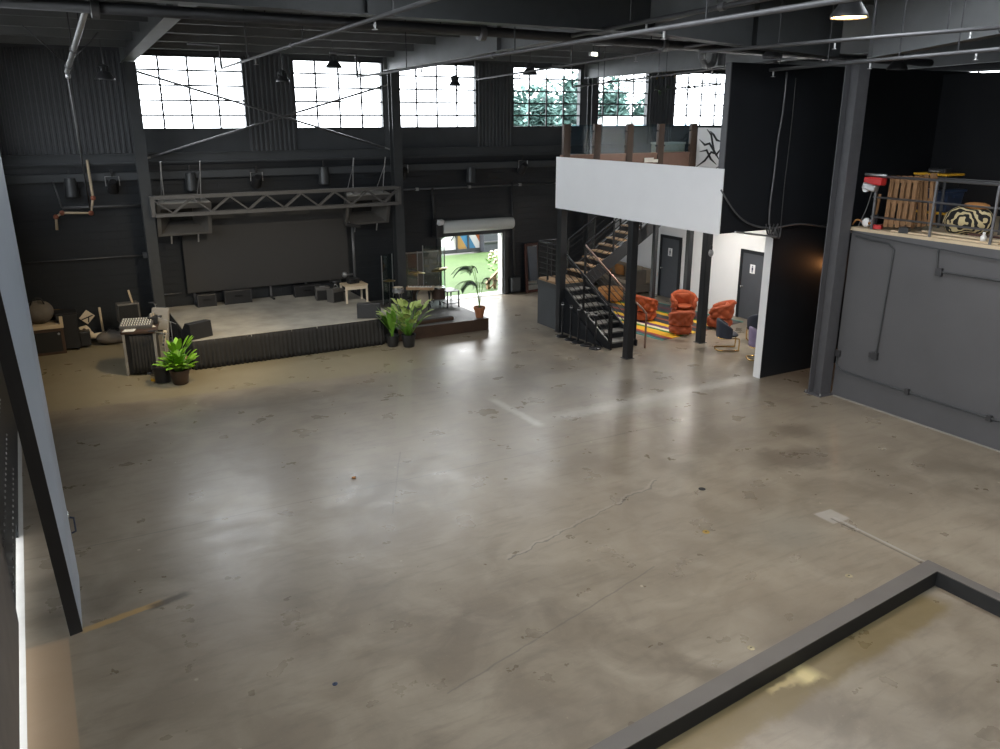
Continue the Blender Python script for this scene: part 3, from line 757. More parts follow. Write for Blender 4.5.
def cyl_speaker(label, c):
    t = thing('wall_speaker', label, 'speaker', c, 'small bucket speakers under the beam')
    Mb().lathe([(0, .26), (.13, .26), (.145, .2), (.17, -.22), (.15, -.24), (0, -.24)], c, 18).build('speaker_can', 'steel', t, smooth='angle')
    Mb().lathe([(0, -.241), (.14, -.241), (.14, -.25), (0, -.25)], c, 18).build('grille', 'grille', t)
    Mb().box(c[0]-.02, c[0]+.02, c[1]-.02, c[1]+.02, c[2]+.25, max(c[2]+.45, 4.37)).build('bracket', 'pipe_dark', t)
for (u, v), lab in (((71, 188), 'small dark bucket speaker far left under the beam'), ((191, 182), 'small bucket speaker hanging behind the left stage horn'), ((324, 176), 'small bucket speaker left of the right stage horn'), ((471, 175), 'small bucket speaker under the beam above the roller door')):
    cyl_speaker(lab, gy(u, v, 25.01))

# ------------------------------------------------------------------ stage
SX0, SX1, SY0, SY1, SZ = 2.99, 7.98, 20.88, 25.16, .75
t = thing('stage', 'low black-skirted performance stage with scuffed grey deck', 'stage', (SX0, SY0, 0))
Mb().box(SX0, SX1+.45, SY0, SY1, .67, SZ).build('stage_deck', 'stage_top', t, bevel=.01)
Mb().box(SX0+.1, SX1+.35, SY0+.12, SY1-.05, 0, .67).build('stage_base', 'plastic', t)
def pleats(p0, p1, z0, z1, amp, n):
    p0, p1 = Vector(p0), Vector(p1); d = p1-p0; nrm = Vector((d.y, -d.x, 0)).normalized(); mb = Mb()
    ph = [rnd.uniform(-.9, .9) for _ in range(n+2)]; am = [rnd.uniform(.5, 1.3) for _ in range(n+2)]
    def f(side):
        def g(u, v):
            k = u*n; i = int(k); w = math.sin(k*2*PI+ph[i]*(math.sin(PI*(k-i))**2))
            a = amp*am[i]*(.25+.75*v) ; q = p0+d*u+nrm*(a*w+amp+.03*v)
            return q+Vector((0, 0, z1+(z0-z1)*v))+nrm*(-.008*side)
        return g
    N = n*8+1
    A = mb.grid(f(0), N, 6); B = mb.grid(f(1), N, 6)
    for i in range(N-1): mb.face([A[i][0], A[i+1][0], B[i+1][0], B[i][0]]); mb.face([A[i][5], A[i+1][5], B[i+1][5], B[i][5]])
    return mb
pleats((SX0, SY0+.02, 0), (SX1+.02, SY0+.02, 0), .01, .73, .028, 44).build('front_skirt', 'drape', t, smooth=True)
pleats((SX0+.02, SY1-.2, 0), (SX0+.02, SY0+.02, 0), .01, .73, .028, 34).build('side_skirt', 'drape', t, smooth=True)

t = thing('stage_screen', 'wide black video wall standing on short legs at the back of the stage', 'screen', (5.8, 24.45, SZ))
LXa, LXb, LZa, LZb = 3.62, 8.50, 1.13, 3.33
Mb().box(LXa, LXb, 24.98, 25.03, LZa, LZb).build('screen_face', 'screen', t, bevel=.006)
Mb().box(LXa+.05, LXb-.05, 25.035, 25.14, LZa+.05, LZb-.05).build('screen_cabinet', 'plastic', t)
for k in range(5):
    x = LXa+.2+k*1.1
    Mb().box(x-.03, x+.03, 25.05, 25.11, SZ, LZa+.06).build('leg', 'pipe_grey', t)
    Mb().box(x-.03, x+.03, 24.72, 25.12, SZ, SZ+.04).build('foot', 'black_metal', t)
for u, w, h, lab in ((201, .5, .36, 'black case under the left end of the video wall'), (236, .75, .40, 'open black frame case second from left under the video wall'), (318, .8, .34, 'low black case under the right part of the video wall')):
    p = gz(u, 306, SZ); x = p.x+.15
    t = thing('road_case', lab, 'case', (x, 24.55, SZ), 'cases under the video wall')
    Mb().box(x-w/2, x+w/2, 24.66, 24.92, SZ, SZ+h).build('case_body', 'plastic', t, bevel=.015)
    for s in (-1, 1): Mb().box(x+s*w/2-.015, x+s*w/2+.015, 24.645, 24.68, SZ+.001, SZ+h+.01).build('corner_trim', 'pipe_dark', t)
    Mb().tube([(x-.1, 24.65, SZ+h*.6), (x-.1, 24.61, SZ+h*.6), (x+.1, 24.61, SZ+h*.6), (x+.1, 24.65, SZ+h*.6)], .012, 6).build('handle', 'black_metal', t)

def wedge(label, c, rz, w=.62, s=1):
    t = thing('floor_monitor', label, 'speaker', (0, 0, 0), 'black wedge monitors at the stage front')
    pr = [(-.22, 0), (.20, 0), (.24, .10), (.02, .40), (-.18, .40)]
    Mb().prism(pr, 'x', -w/2, w/2).build('cabinet', 'plastic', t, bevel=.012)
    a, b = Vector((0, .24, .10)), Vector((0, .02, .40)); n = Vector((0, .30, .22)).normalized()
    q = []
    for off in (.004, .016):
        for x, f in ((-w/2+.03, .06), (w/2-.03, .06), (w/2-.03, .94), (-w/2+.03, .94)):
            p = a.lerp(b, f)+n*off; q.append((x, p.y, p.z))
    Mb().hexa(q).build('grille', 'grille', t)
    for s2 in (-1, 1): Mb().obox((s2*(w/2+.002), -.03, .24), (.012, .14, .05)).build('handle', 'plastic', t, bevel=.004)
    t.location = c; t.rotation_euler = (0, 0, rz); return t
wedge('black wedge monitor on the front left stage corner above the potted plant', (3.18, 21.22, SZ), R(25))
wedge('black wedge monitor on the front right stage corner by the tall plants', (7.72, 21.20, SZ), R(-25))

def horn(label, c, w, rz):
    """big horn subwoofer, mouth facing the room and tilted down"""
    t = thing('horn_speaker', label, 'speaker', (0, 0, 0), 'flown horn speakers above the stage')
    h, d = .92, .64; wt = w/2
    A = [(-wt, -.32, -h/2), (wt, -.32, -h/2), (wt*.72, .32, -h/2+.1), (-wt*.72, .32, -h/2+.1), (-wt, -.32, h/2), (wt, -.32, h/2), (wt*.72, .32, h/2), (-wt*.72, .32, h/2)]
    mb = Mb(); v = [mb.b.verts.new(q) for q in A]
    for f in ((0, 3, 2, 1), (4, 5, 6, 7), (1, 2, 6, 5), (2, 3, 7, 6), (3, 0, 4, 7)): mb.face([v[i] for i in f])
    I = [mb.b.verts.new((s*(wt-.1), -.32, z)) for s, z in ((-1, -h/2+.06), (1, -h/2+.06), (1, h/2-.14), (-1, h/2-.14))]
    J = [mb.b.verts.new((s*wt*.45, .14, z)) for s, z in ((-1, -h/2+.22), (1, -h/2+.22), (1, h/2-.2), (-1, h/2-.2))]
    o = [v[0], v[1], v[5], v[4]]
    for k in range(4):
        l = (k+1) % 4; mb.face([o[k], o[l], I[l], I[k]]); mb.face([I[k], I[l], J[l], J[k]])
    mb.face(J)
    mb.build('cabinet', 'speaker', t)
    Mb().box(-wt*.42, wt*.42, .10, .14, -h/2+.24, h/2-.22).build('throat_grille', 'grille', t)
    Mb().hexa([(-wt+.02, -.31, h/2), (wt-.02, -.31, h/2), (wt*.70, .31, h/2), (-wt*.70, .31, h/2), (-wt+.02, -.31, h/2+.02), (wt-.02, -.31, h/2+.02), (wt*.70, .31, h/2+.02), (-wt*.70, .31, h/2+.02)]).build('top_plate', 'speaker_top', t, label='pale top plate with its lit tone painted in')
    for s in (-1, 1):
        Mb().tube([(s*wt*.66, -.2, h/2), (s*wt*.7, -.1, h/2+.85)], .014, 6).build('chain', 'galv', t)
        Mb().tube([(s*wt*.66, .22, h/2), (s*wt*.7, -.1, h/2+.85)], .012, 6).build('chain', 'galv', t)
        Mb().tube([(s*wt*.7, -.1, h/2+.84), (s*wt*.7, -.1, h/2+1.1)], .02, 6).build('suspension_rod', 'galv', t)
        Mb().tube([(s*wt*.5, -.25, -h/2-.26), (s*wt*.5, -.25, -h/2+.02)], .022, 6).build('lower_rod', 'galv', t)
    t.location = c; t.rotation_euler = (R(17), 0, rz); return t
horn('large flown horn speaker left end of the truss', gy(182, 215, 24.6), 1.44, R(3))
horn('large flown horn speaker right end of the truss beside the column', gy(364, 206, 24.6), 1.48, R(5))
c = gy(351, 226, 24.2); t = thing('boom_light', 'short black bar light hanging below the right horn speaker', 'stage light', c)
Mb().beam(gy(346, 224, 24.2), gy(360, 227, 24.2), .10, .10).build('bar_body', 'plastic', t, bevel=.02)
Mb().tube([c, c+Vector((0, .3, .2))], .014, 6).build('bracket', 'galv', t)
# pole with valve on stage right back
p0, p1 = gz(356, 290, SZ), gy(352, 222, 24.6); p0.x = p1.x
t = thing('stage_standpipe', 'pale vertical pipe with side valve at the right end of the screen', 'pipe', (p1.x, 24.6, SZ))
Mb().tube([(p1.x, 24.6, SZ), (p1.x, 24.6, p1.z)], .045, 8).build('pipe_run', 'pipe_grey', t, smooth=True)
q = gy(344, 275, 24.6); Mb().tube([(p1.x, 24.6, q.z), (q.x, 24.6, q.z)], .03, 8).build('side_arm', 'pipe_grey', t, smooth=True)
Mb().blob((q.x, 24.55, q.z+.02), (.09, .09, .09), 10, 6).build('valve', 'galv', t, smooth=True)

# ------------------------------------------------------------------ platform right of the stage
t = thing('side_platform', 'low dark-fronted platform between the stage and the roller door', 'platform', (9.9, 23, 0))
Mb().box(8.46, 11.32, 20.98, 24.9, .30, .34).build('platform_deck', 'deck_dark', t)
Mb().box(8.46, 11.32, 20.94, 20.99, 0, .345).build('front_board', 'wood_dark', t)
Mb().box(8.5, 11.28, 20.99, 24.85, 0, .30).build('platform_base', 'plastic', t)
PZ = .34
t = thing('timber_offcut', 'dark length of timber lying along the platform front edge', 'board', (9.6, 21.1, PZ))
Mb().obox((9.75, 21.3, PZ+.05), (1.15, .16, .10), (0, 0, R(3))).build('board_body', 'wood_dark', t, bevel=.01); Mb().obox((9.75, 21.3, PZ+.106), (1.12, .10, .012), (0, 0, R(3))).build('grip_tape', 'rubber', t)

# ------------------------------------------------------------------ plants
def pot(mb_prof, c): return Mb().lathe(mb_prof, c, 22)
def plant(label, c, prof, pm, zs, leaves, lm, stem=None, name='potted_plant', sm='leaf2'):
    t = thing(name, label, 'plant', c)
    pot(prof, c).build('pot', pm, t, smooth='angle')
    r = max(p[0] for p in prof)*.86
    Mb().lathe([(0, zs), (r, zs), (r, zs-.02), (0, zs-.02)], c, 18).build('soil', 'soil', t)
    base = Vector(c)+Vector((0, 0, zs))
    mb = Mb(); ms = Mb()
    for (az, el, ln, wd, dr, st) in leaves:
        tip = base+Vector((math.cos(az)*math.cos(el), math.sin(az)*math.cos(el), math.sin(el)))*st
        ms.tube([base+Vector((math.cos(az), math.sin(az), 0))*.03, base.lerp(tip, .5)+Vector((0, 0, .02)), tip], [.008, .007, .005], 5)
        mb.leaf(tip, az, el*.88, ln, wd, dr, 7)
    mb.build('leaves', lm, t, smooth=True); ms.build('stems', sm, t, smooth=True)
    return t
POT = [(0, 0), (.15, 0), (.17, .02), (.21, .30), (.225, .30), (.225, .35), (.20, .35), (.19, .28), (0, .27)]
c = gz(181, 383.5); c.z = 0
lv = [(rnd.uniform(0, 6.28), rnd.uniform(.55, 1.45), rnd.uniform(.20, .32), rnd.uniform(.10, .16), rnd.uniform(.8, 1.6), rnd.uniform(.12, .44)) for _ in range(110)]
lv += [(rnd.uniform(0, 6.28), rnd.uniform(1.2, 1.5), .30, .13, .8, rnd.uniform(.5, .66)) for _ in range(10)]
plant('bright green leafy plant in a dark pot at the front left stage corner', c, POT, 'wood_dark', .28, lv, 'leaf')
c2 = c+Vector((-.34, .36, 0))
t = thing('plant_pot', 'second plain black pot tucked behind the bright green plant', 'pot', c2)
Mb().lathe([(0, 0), (.17, 0), (.21, .34), (.235, .34), (.235, .40), (.21, .40), (.20, .33), (0, .32)], c2, 22).build('pot_body', 'plastic', t, smooth='angle')
Mb().lathe([(0, .325), (.19, .325), (.19, .335), (0, .335)], c2, 18).build('soil', 'soil', t)
c = gz(393, 346); c.z = 0
lv = [(rnd.uniform(0, 6.28), rnd.uniform(1.3, 1.54), rnd.uniform(.5, .8), rnd.uniform(.10, .15), rnd.uniform(.15, .5), rnd.uniform(.10, .3)) for _ in range(14)]
lv += [(R(150)+rnd.uniform(-.5, .5), rnd.uniform(1.15, 1.35), .6, .12, .5, .25) for _ in range(4)]
plant('tall upright broad-bladed green plant at the front right stage corner', c, [(p[0]*.85, p[1]*.9) for p in POT], 'plastic', .24, lv, 'leaf2')
c = gz(409, 346.5); c.z = 0
lv = [(rnd.uniform(0, 6.28), rnd.uniform(.75, 1.45), rnd.uniform(.20, .32), rnd.uniform(.11, .18), rnd.uniform(.8, 1.6), rnd.uniform(.35, .95)) for _ in range(60)]
plant('bushy pale-green plant beside the tall plant, right of the stage', c, [(p[0]*.9, p[1]) for p in POT], 'plastic', .28, lv, 'leaf_pale')
# palm in terracotta
c = gy(479.5, 319, 21.2); c.z = PZ
t = thing('potted_palm', 'thin palm in a terracotta pot near the platform end', 'plant', c)
Mb().lathe([(0, 0), (.11, 0), (.155, .24), (.175, .24), (.175, .32), (.145, .32), (.135, .27), (0, .26)], c, 22).build('pot', 'terracotta', t, smooth='angle')
Mb().lathe([(0, .28), (.135, .28), (.135, .29), (0, .29)], c, 18).build('soil', 'soil', t)
b0 = c+Vector((0, 0, .3))
for az, ln, hh in ((R(165), .75, 1.15), (R(200), .95, .78), (R(20), .55, .75), (R(100), .5, 1.1), (R(60), .45, .6)):
    d = Vector((math.cos(az), math.sin(az), 0)); rr = Vector((math.cos(-YAW), math.sin(-YAW), 0))
    pts = smooth_path([b0, b0+d*.08+Vector((0, 0, hh*.5)), b0+d*.22+Vector((0, 0, hh)), b0+d*(.22+ln*.35)+Vector((0, 0, hh+.08)), b0+d*(.22+ln*.62)+Vector((0, 0, hh-.12))], 6)
    mb = Mb(); mb.tube(pts, [.012*(1-.7*i/len(pts)) for i in range(len(pts))], 6); mb.build('frond_stem', 'leaf2', t, smooth=True)
    mb = Mb()
    for i in range(11, len(pts)-1):
        for s in (-1, 1):
            for q in (0, .5):
                mb.leaf(pts[i].lerp(pts[i+1], q), az+s*1.0, -.15, .30, .03, 1.0, 4)
    mb.build('frond', 'leaf_dark', t)

# ------------------------------------------------------------------ gear left of the stage
gl = gz(132, 378); D0 = Vector((1.62, 21.0, 0))
t = thing('mixing_desk', 'black fabric-fronted mixing desk with cluttered top left of the stage', 'desk', (1.95, 21.5, 0))
mb = Mb().obox((2.0, 21.55, .60), (.82, 1.0, 1.14), (0, 0, R(-14))); mb.build('cabinet', 'plastic', t, bevel=.02)
Mb().obox((2.0, 21.55, 1.20), (.96, 1.14, .07), (0, 0, R(-14))).build('desk_top', 'wood_dark', t, bevel=.01)
for sx, sy in ((-1, -1), (1, -1)):
    q = Matrix.Rotation(R(-14), 3, 'Z') @ Vector((sx*.42, sy*.52, 0)); Mb().obox((2.0+q.x, 21.55+q.y, .59), (.07, .07, 1.16), (0, 0, R(-14))).build('leg', 'speaker_top', t)
p = Matrix.Rotation(R(-14), 3, 'Z') @ Vector((0, -.53, 0)); 
mb = pleats((1.62, 21.11, 0), (2.30, 20.96, 0), .05, 1.12, .02, 8); mb.build('front_drape', 'drape', t, smooth=True)
t = thing('mixing_console', 'sloped mixing console with rows of faders on the desk top', 'mixer', (1.95, 21.6, 1.235))
Mb().obox((1.93, 21.6, 1.30), (.74, .62, .10), (R(7), 0, R(-14))).build('console_body', 'speaker', t, bevel=.015)
for j in range(4):
    for i in range(12):
        q = Matrix.Rotation(R(-14), 3, 'Z') @ Vector((-.32+i*.058, -.24+j*.14, 0))
        Mb().obox((1.93+q.x, 21.6+q.y, 1.357+.017*(j-1.5)), (.022, .05, .03), (0, 0, R(-14))).build('fader', 'paper', t)

for k, (x, y, w, m, lab) in enumerate(((1.72, 21.25, .26, 'paper', 'loose white set list at the near left of the mixing desk'), (2.2, 21.42, .2, 'paper', 'folded white sheet by the mixer right edge'))):
    t = thing('paper_sheet', lab, 'paper', (x, y, 1.236)); Mb().obox((x, y, 1.242), (w, w*1.3, .006), (0, 0, R(30*k-20))).build('sheet', m, t); Mb().obox((x, y, 1.247), (w*.6, .012, .003), (0, 0, R(30*k-20))).build('text_line', 'black_ink', t)
t = thing('red_box', 'small red effects box on the back of the mixing desk', 'box', (2.05, 21.95, 1.235)); Mb().obox((2.05, 21.98, 1.28), (.22, .14, .09), (0, 0, R(-20))).build('box_body', 'red', t, bevel=.01); Mb().lathe([(.02, 0), (.02, .03), (0, .032)], (2.05, 21.98, 1.325), 10).build('knob', 'plastic', t)
t = thing('tan_case', 'tan tilted guitar case leaning behind the mixing desk', 'case', (2.35, 22.3, 0))
Mb().obox((2.42, 22.05, .72), (.42, .14, 1.36), (R(-14), R(4), R(-20))).build('case_body', 'speaker_top', t, bevel=.04, seg=3); Mb().obox((2.40, 21.93, .85), (.16, .03, .04), (R(-14), 0, R(-20))).build('handle', 'plastic', t)
def mic_stand(label, c, h, boom, az):
    t = thing('microphone_stand', label, 'stand', c, 'microphone stands beside the mixing desk'); x, y, z = c
    Mb().tube([(x, y, z+.05), (x, y, z+h)], .012, 8).build('pole', 'galv', t)
    for k in range(3):
        a = az+k*2*PI/3; Mb().tube([(x, y, z+.22), (x+.3*math.cos(a), y+.3*math.sin(a), z+.012)], .010, 6).build('leg', 'black_metal', t)
    e = Vector((x+boom*math.cos(az), y+boom*math.sin(az), z+h+.12)); Mb().tube([(x-.15*math.cos(az), y-.15*math.sin(az), z+h-.04), e], .009, 6).build('boom', 'galv', t)
    Mb().lathe([(0, -.06), (.018, -.05), (.022, .05), (.028, .07), (.02, .11), (0, .12)], e, 10, Matrix.Rotation(PI/2, 4, 'Y')).build('microphone', 'plastic', t, smooth=True)
mic_stand('chrome microphone stand in front of the mixing desk', (2.36, 20.92, 0), 1.0, .3, R(200))
mic_stand('chrome microphone stand between the desk and the stage skirt', (2.62, 21.45, 0), 1.15, .35, R(140))
mic_stand('microphone stand behind the tan case, near the column foot', (2.5, 23.1, 0), 1.3, .4, R(250))
# coils of cable and crates on the floor between desk and plant
for x, y, r0, m, lab in ((2.22, 20.55, .17, 'plastic', 'coiled black cable on the floor left of the potted plant'), (2.48, 20.95, .15, 'rubber', 'coiled black cable behind the green pot')):
    pts = []
    for k in range(90): a = k*.42; q = r0*(1+.12*math.sin(k*.7)); pts.append((x+q*math.cos(a), y+q*math.sin(a), .02+.0016*k))
    tag(Mb().tube(pts, .011, 6).build('cable_coil', m, smooth=True), lab, 'cable')
t = thing('yellow_spike_roll', 'yellow tape roll lying on the floor beside the cables', 'tape', (1.95, 20.4, 0))
Mb().lathe([(.04, 0), (.075, 0), (.075, .05), (.04, .05), (.04, 0)], (1.98, 20.42, .01), 18, close=False).build('tape_roll', 'yellow', t); Mb().lathe([(.036, .002), (.042, .002), (.042, .048), (.036, .048), (.036, .002)], (1.98, 20.42, .01), 18, close=False).build('core', 'ply', t)
t = thing('stage_box', 'small dark cable box on the floor between the desk and the pots', 'box', (2.3, 21.2, 0)); Mb().obox((2.62, 20.72, .12), (.34, .28, .24), (0, 0, R(15))).build('box_body', 'speaker', t, bevel=.015)
mb = Mb()
for i in range(4): mb.lathe([(.022, 0), (.022, .02), (0, .02)], (2.51+i*.07, 20.57+i*.018, .15), 10, Matrix.Rotation(PI/2, 4, 'X'))
mb.build('sockets', 'galv', t)

t = thing('cable_tangle', 'tangle of black and tan cables heaped in front of the mixing desk', 'cable', (2.3, 20.75, 0))
for k in range(7):
    bx_, by_ = 2.15+.10*k+rnd.uniform(-.08, .08), 20.72+rnd.uniform(-.12, .25)
    pts = [(bx_+rnd.uniform(-.22, .22), by_+rnd.uniform(-.16, .16), max(.02, rnd.uniform(.02, .42)*(1-abs(q-4)/6))) for q in range(9)]
    Mb().tube(smooth_path(pts, 5), .014, 6).build('cable_loop', ('plastic', 'rubber', 'wood', 'plastic', 'cream', 'rubber', 'wood')[k], t, smooth=True)
t = thing('power_strip', 'pale power strip hanging at the right front edge of the mixing desk', 'power strip', (2.42, 21.0, .9))
Mb().obox((2.44, 21.02, .98), (.08, .05, .42), (0, R(12), 0)).build('strip_body', 'cream', t, bevel=.008)
for k in range(4): Mb().obox((2.40+k*.022, 20.985, .85+k*.09), (.04, .02, .05), (0, R(12), 0)).build('socket', 'plastic', t)
t = thing('snake_head_box', 'black stage box with pale plugs on the back corner of the mixing desk', 'box', (2.3, 21.75, 1.236))
Mb().obox((2.32, 21.72, 1.33), (.22, .3, .18), (0, 0, R(-10))).build('box_body', 'plastic', t, bevel=.012)
for k in range(5): Mb().lathe([(.018, 0), (.018, .06), (.01, .09), (0, .09)], (2.25+.03*k, 21.62+.05*k, 1.42), 8).build('plug', 'cream' if k % 2 else 'galv', t)
t = thing('stage_wood_block', 'tan wooden wedge lying between the desk and the stage skirt', 'block', (2.75, 21.1, 0))
Mb().prism([(20.95, 0), (21.3, 0), (21.3, .3), (21.2, .34)], 'x', 2.66, 2.86).build('block_body', 'wood', t, bevel=.006)

DH = .135
for o in [q for q in SC.objects if q.parent is None]:
    n_ = o.name.split('.')[0]
    if n_ == 'mixing_desk': o.scale = (.82, .95, .89); o.location.x -= .06
    if n_ in ('mixing_console', 'paper_sheet', 'red_box', 'snake_head_box', 'power_strip'): o.location.z -= DH; o.location.x -= .06
# far left corner
p = gz(48, 352)
t = thing('amp_cabinet', 'dark brown amplifier cabinet with pale top in the far left corner', 'speaker', (.2, 24.2, 0))
ax = p.x+.12
Mb().box(ax-.55, ax+.32, 24.15, 24.75, 0, .70).build('cabinet', 'wood_dark', t, bevel=.02); Mb().box(ax-.57, ax+.34, 24.12, 24.78, .70, .80).build('top_board', 'ply', t, bevel=.01)
Mb().box(ax+.26, ax+.34, 24.12, 24.2, .80, 1.0).build('end_stop', 'ply', t); Mb().box(ax-.48, ax+.25, 24.14, 24.155, .08, .62).build('grille', 'grille', t)
for s in (-.45, .2): Mb().lathe([(.03, 0), (.03, .02), (0, .022)], (ax+s, 24.15, .55), 10, Matrix.Rotation(PI/2, 4, 'X')).build('knob', 'galv', t)
t = thing('duffel_bag', 'slumped grey duffel bag on top of the amplifier cabinet', 'bag', (ax-.2, 24.45, .8))
mb = Mb(); mb.grid(lambda u, v: Vector((ax-.18+.34*math.cos(u*2*PI)*math.sin(PI*v)*(1+.1*math.sin(5*u*6.28)), 24.45+.26*math.sin(u*2*PI)*math.sin(PI*v), 1.11-.32*math.cos(PI*v)*(-1)*(.9+.1*math.cos(u*12.5)))), 26, 12, cu=True); mb.build('bag_body', 'grey_fabric', t, smooth=True)
Mb().tube(smooth_path([(ax-.34, 24.3, 1.34), (ax-.26, 24.26, 1.50), (ax-.1, 24.28, 1.50), (ax-.02, 24.3, 1.34)]), .018, 6).build('strap', 'plastic', t, smooth=True)
t = thing('wooden_shelf_board', 'orange-brown board fixed to the wall above the amplifier corner', 'board', gy(57, 313, 24.9))
Mb().obox(gy(57, 313, 24.95), (.52, .24, .16), (0, R(5), 0)).build('board_body', 'wood', t, bevel=.01); Mb().obox(gy(57, 317, 25.08), (.4, .12, .06)).build('bracket', 'black_metal', t)
p = gz(72, 350); t = thing('tall_road_case', 'tall black road case standing against the back wall', 'case', (p.x, 24.6, 0)); x = p.x
Mb().box(x-.27, x+.23, 24.35, 24.95, 0.06, .98).build('case_body', 'plastic', t, bevel=.02); Mb().box(x-.29, x+.25, 24.33, 24.97, .98, 1.03).build('lid', 'black_metal', t, bevel=.01); Mb().box(x+.23, x+.5, 24.45, 24.85, .06, .45).build('side_box', 'plastic', t, bevel=.02)
for a in (-.2, .16):
    for y in (24.42, 24.88): Mb().lathe([(.035, 0), (.035, .06), (0, .06)], (x+a, y, 0), 10).build('caster', 'rubber', t)
t = thing('diamond_panel', 'small cream diamond-shaped panel split by black bars on the back wall', 'panel', gy(87, 317, 25.15))
c = gy(87, 317, 25.15); Mb().obox(c, (.27, .03, .30), (0, R(43), 0)).build('panel_face', 'cream', t); Mb().obox(c+Vector((0, -.02, -.01)), (.03, .02, .31), (0, R(43+28), 0)).build('black_bar', 'black_ink', t); Mb().obox(c+Vector((.03, -.02, -.08)), (.03, .02, .14), (0, R(8), 0)).build('black_bar', 'black_ink', t)
t = thing('curved_board', 'pale snake-curved board lying along the foot of the back wall', 'board', gy(95, 334, 24.8))
up_ = [gy(u, v, 24.85) for u, v in ((80, 330), (84, 329), (88, 333), (93, 336), (100, 335), (106, 334))]
mb = Mb(); wd = [.10, .17, .14, .09, .09, .07]; sp = smooth_path(up_, 5)
mb.tube(sp, [.03+.10*wd[min(5, i//5)]/.17*.9 for i in range(len(sp))], 8); mb.build('board_body', 'cream', t, smooth=True)
Mb().lathe([(.03, 0), (.05, .0), (.05, .02), (.03, .02)], up_[1]+Vector((0, -.13, 0)), 12, Matrix.Rotation(PI/2, 4, 'X')).build('ring_mark', 'wood_dark', t)
p = gz(105, 342); p.y = min(p.y, 24.9); t = thing('pole_stand', 'thin pale upright pole stand before the back wall', 'stand', (p.x, p.y, 0)); h = gy(104, 307, p.y).z
Mb().tube([(p.x, p.y, .02), (p.x-.02, p.y, h)], .03, 8).build('pole', 'ply', t, smooth=True); Mb().lathe([(0, 0), (.14, 0), (.14, .02), (.03, .035), (0, .035)], (p.x, p.y, 0), 14).build('base', 'black_metal', t)
p = gz(114, 336); t = thing('equipment_bag', 'low dark equipment bag on the floor by the back wall', 'bag', (p.x, 24.5, 0))
Mb().blob((p.x-.1, 24.6, .2), (.42, .26, .2), 14, 8, .1).build('bag_body', 'grey_fabric', t, smooth=True); Mb().tube(smooth_path([(p.x-.3, 24.5, .33), (p.x-.1, 24.48, .48), (p.x+.1, 24.5, .33)]), .014, 6).build('strap', 'plastic', t, smooth=True)
p = gy(131, 318, 24.0); t = thing('stage_amplifier', 'dark amplifier on a stand behind the mixing desk', 'amplifier', (p.x, 24, 0))
Mb().obox((p.x-.05, 24.0, .98), (.55, .35, .5), (0, 0, R(5))).build('amp_body', 'speaker', t, bevel=.02); Mb().obox((p.x-.05, 23.81, .98), (.48, .02, .42), (0, 0, R(5))).build('grille', 'grille', t)
for s in (-.2, .12): Mb().box(p.x+s-.02, p.x+s+.02, 23.98, 24.02, 0, .74).build('leg', 'black_metal', t)
Mb().obox((p.x+.05, 23.95, 1.40), (.05, .05, .36), (R(8), R(-10), 0)).build('upright_handle', 'ply', t, label='pale upright handle')

# ------------------------------------------------------------------ band gear right of the stage
def panel_shield(label, p0, p1, z0, h, m='acrylic'):
    t = thing('drum_shield', label, 'shield', (p0[0], p0[1], z0), 'clear drum shield panels'); a, c = Vector((*p0, z0)), Vector((*p1, z0)); d = (c-a).normalized(); n = Vector((d.y, -d.x, 0))*.006
    Mb().hexa([a-n, c-n, c+n, a+n, a-n+Vector((0, 0, h)), c-n+Vector((0, 0, h)), c+n+Vector((0, 0, h)), a+n+Vector((0, 0, h))]).build('acrylic_sheet', m, t)
    for e in (a, c): Mb().box(e.x-.012, e.x+.012, e.y-.012, e.y+.012, z0, z0+h).build('edge_trim', 'galv', t)
    Mb().beam(a+Vector((0, 0, .02)), c+Vector((0, 0, .02)), .06, .03).build('foot_rail', 'black_metal', t)
panel_shield('clear drum shield left of the right stage column', (9.3, 24.2), (9.75, 24.45), PZ, 1.55)
panel_shield('clear drum shield right of the column in front of the grey backdrop', (10.15, 24.62), (10.75, 24.75), PZ, 1.5)
panel_shield('greenish clear drum shield standing next to the doorway', (10.75, 24.3), (11.25, 23.75), PZ, 1.75)
t = thing('backdrop_board', 'pale grey board leaning on the wall behind the drums', 'board', (10.9, 24.95, PZ))
Mb().obox((11.0, 24.98, PZ+.72), (1.15, .05, 1.4), (R(-4), 0, 0)).build('board_face', 'grey_fabric', t); Mb().obox((11.0, 24.95, PZ+1.43), (1.19, .07, .04)).build('top_rail', 'galv', t)
def drum(name, label, c, r, d, axis, m, hm='cream', legs=True):
    t = thing(name, label, 'drum', c); mtx = {'z': Matrix(), 'y': Matrix.Rotation(PI/2, 4, 'X'), 't': Matrix.Rotation(R(-25), 4, 'Y')}[axis]
    Mb().lathe([(r, -d/2), (r, d/2)], c, 24, mtx).build('shell', m, t, smooth='angle')
    for s in (-1, 1):
        Mb().lathe([(r-.004, s*d/2-.02), (r+.012, s*d/2-.02), (r+.012, s*d/2+.015), (r-.02, s*d/2+.015), (r-.02, s*d/2-.01)], c, 24, mtx).build('hoop', 'chrome', t, smooth='angle')
        Mb().lathe([(0, s*(d/2+.004)), (r-.02, s*(d/2+.004)), (r-.02, s*(d/2+.008)), (0, s*(d/2+.008))], c, 24, mtx, close=False).build('drumhead', hm, t)
    if legs:
        for k in range(3):
            a = k*2.09+.4; Mb().tube([(c[0]+r*.7*math.cos(a), c[1]+r*.7*math.sin(a), c[2]-(d/2 if axis != 'y' else r*.6)), (c[0]+r*1.1*math.cos(a), c[1]+r*1.1*math.sin(a), PZ)], .012, 6).build('leg', 'chrome', t)
    return t
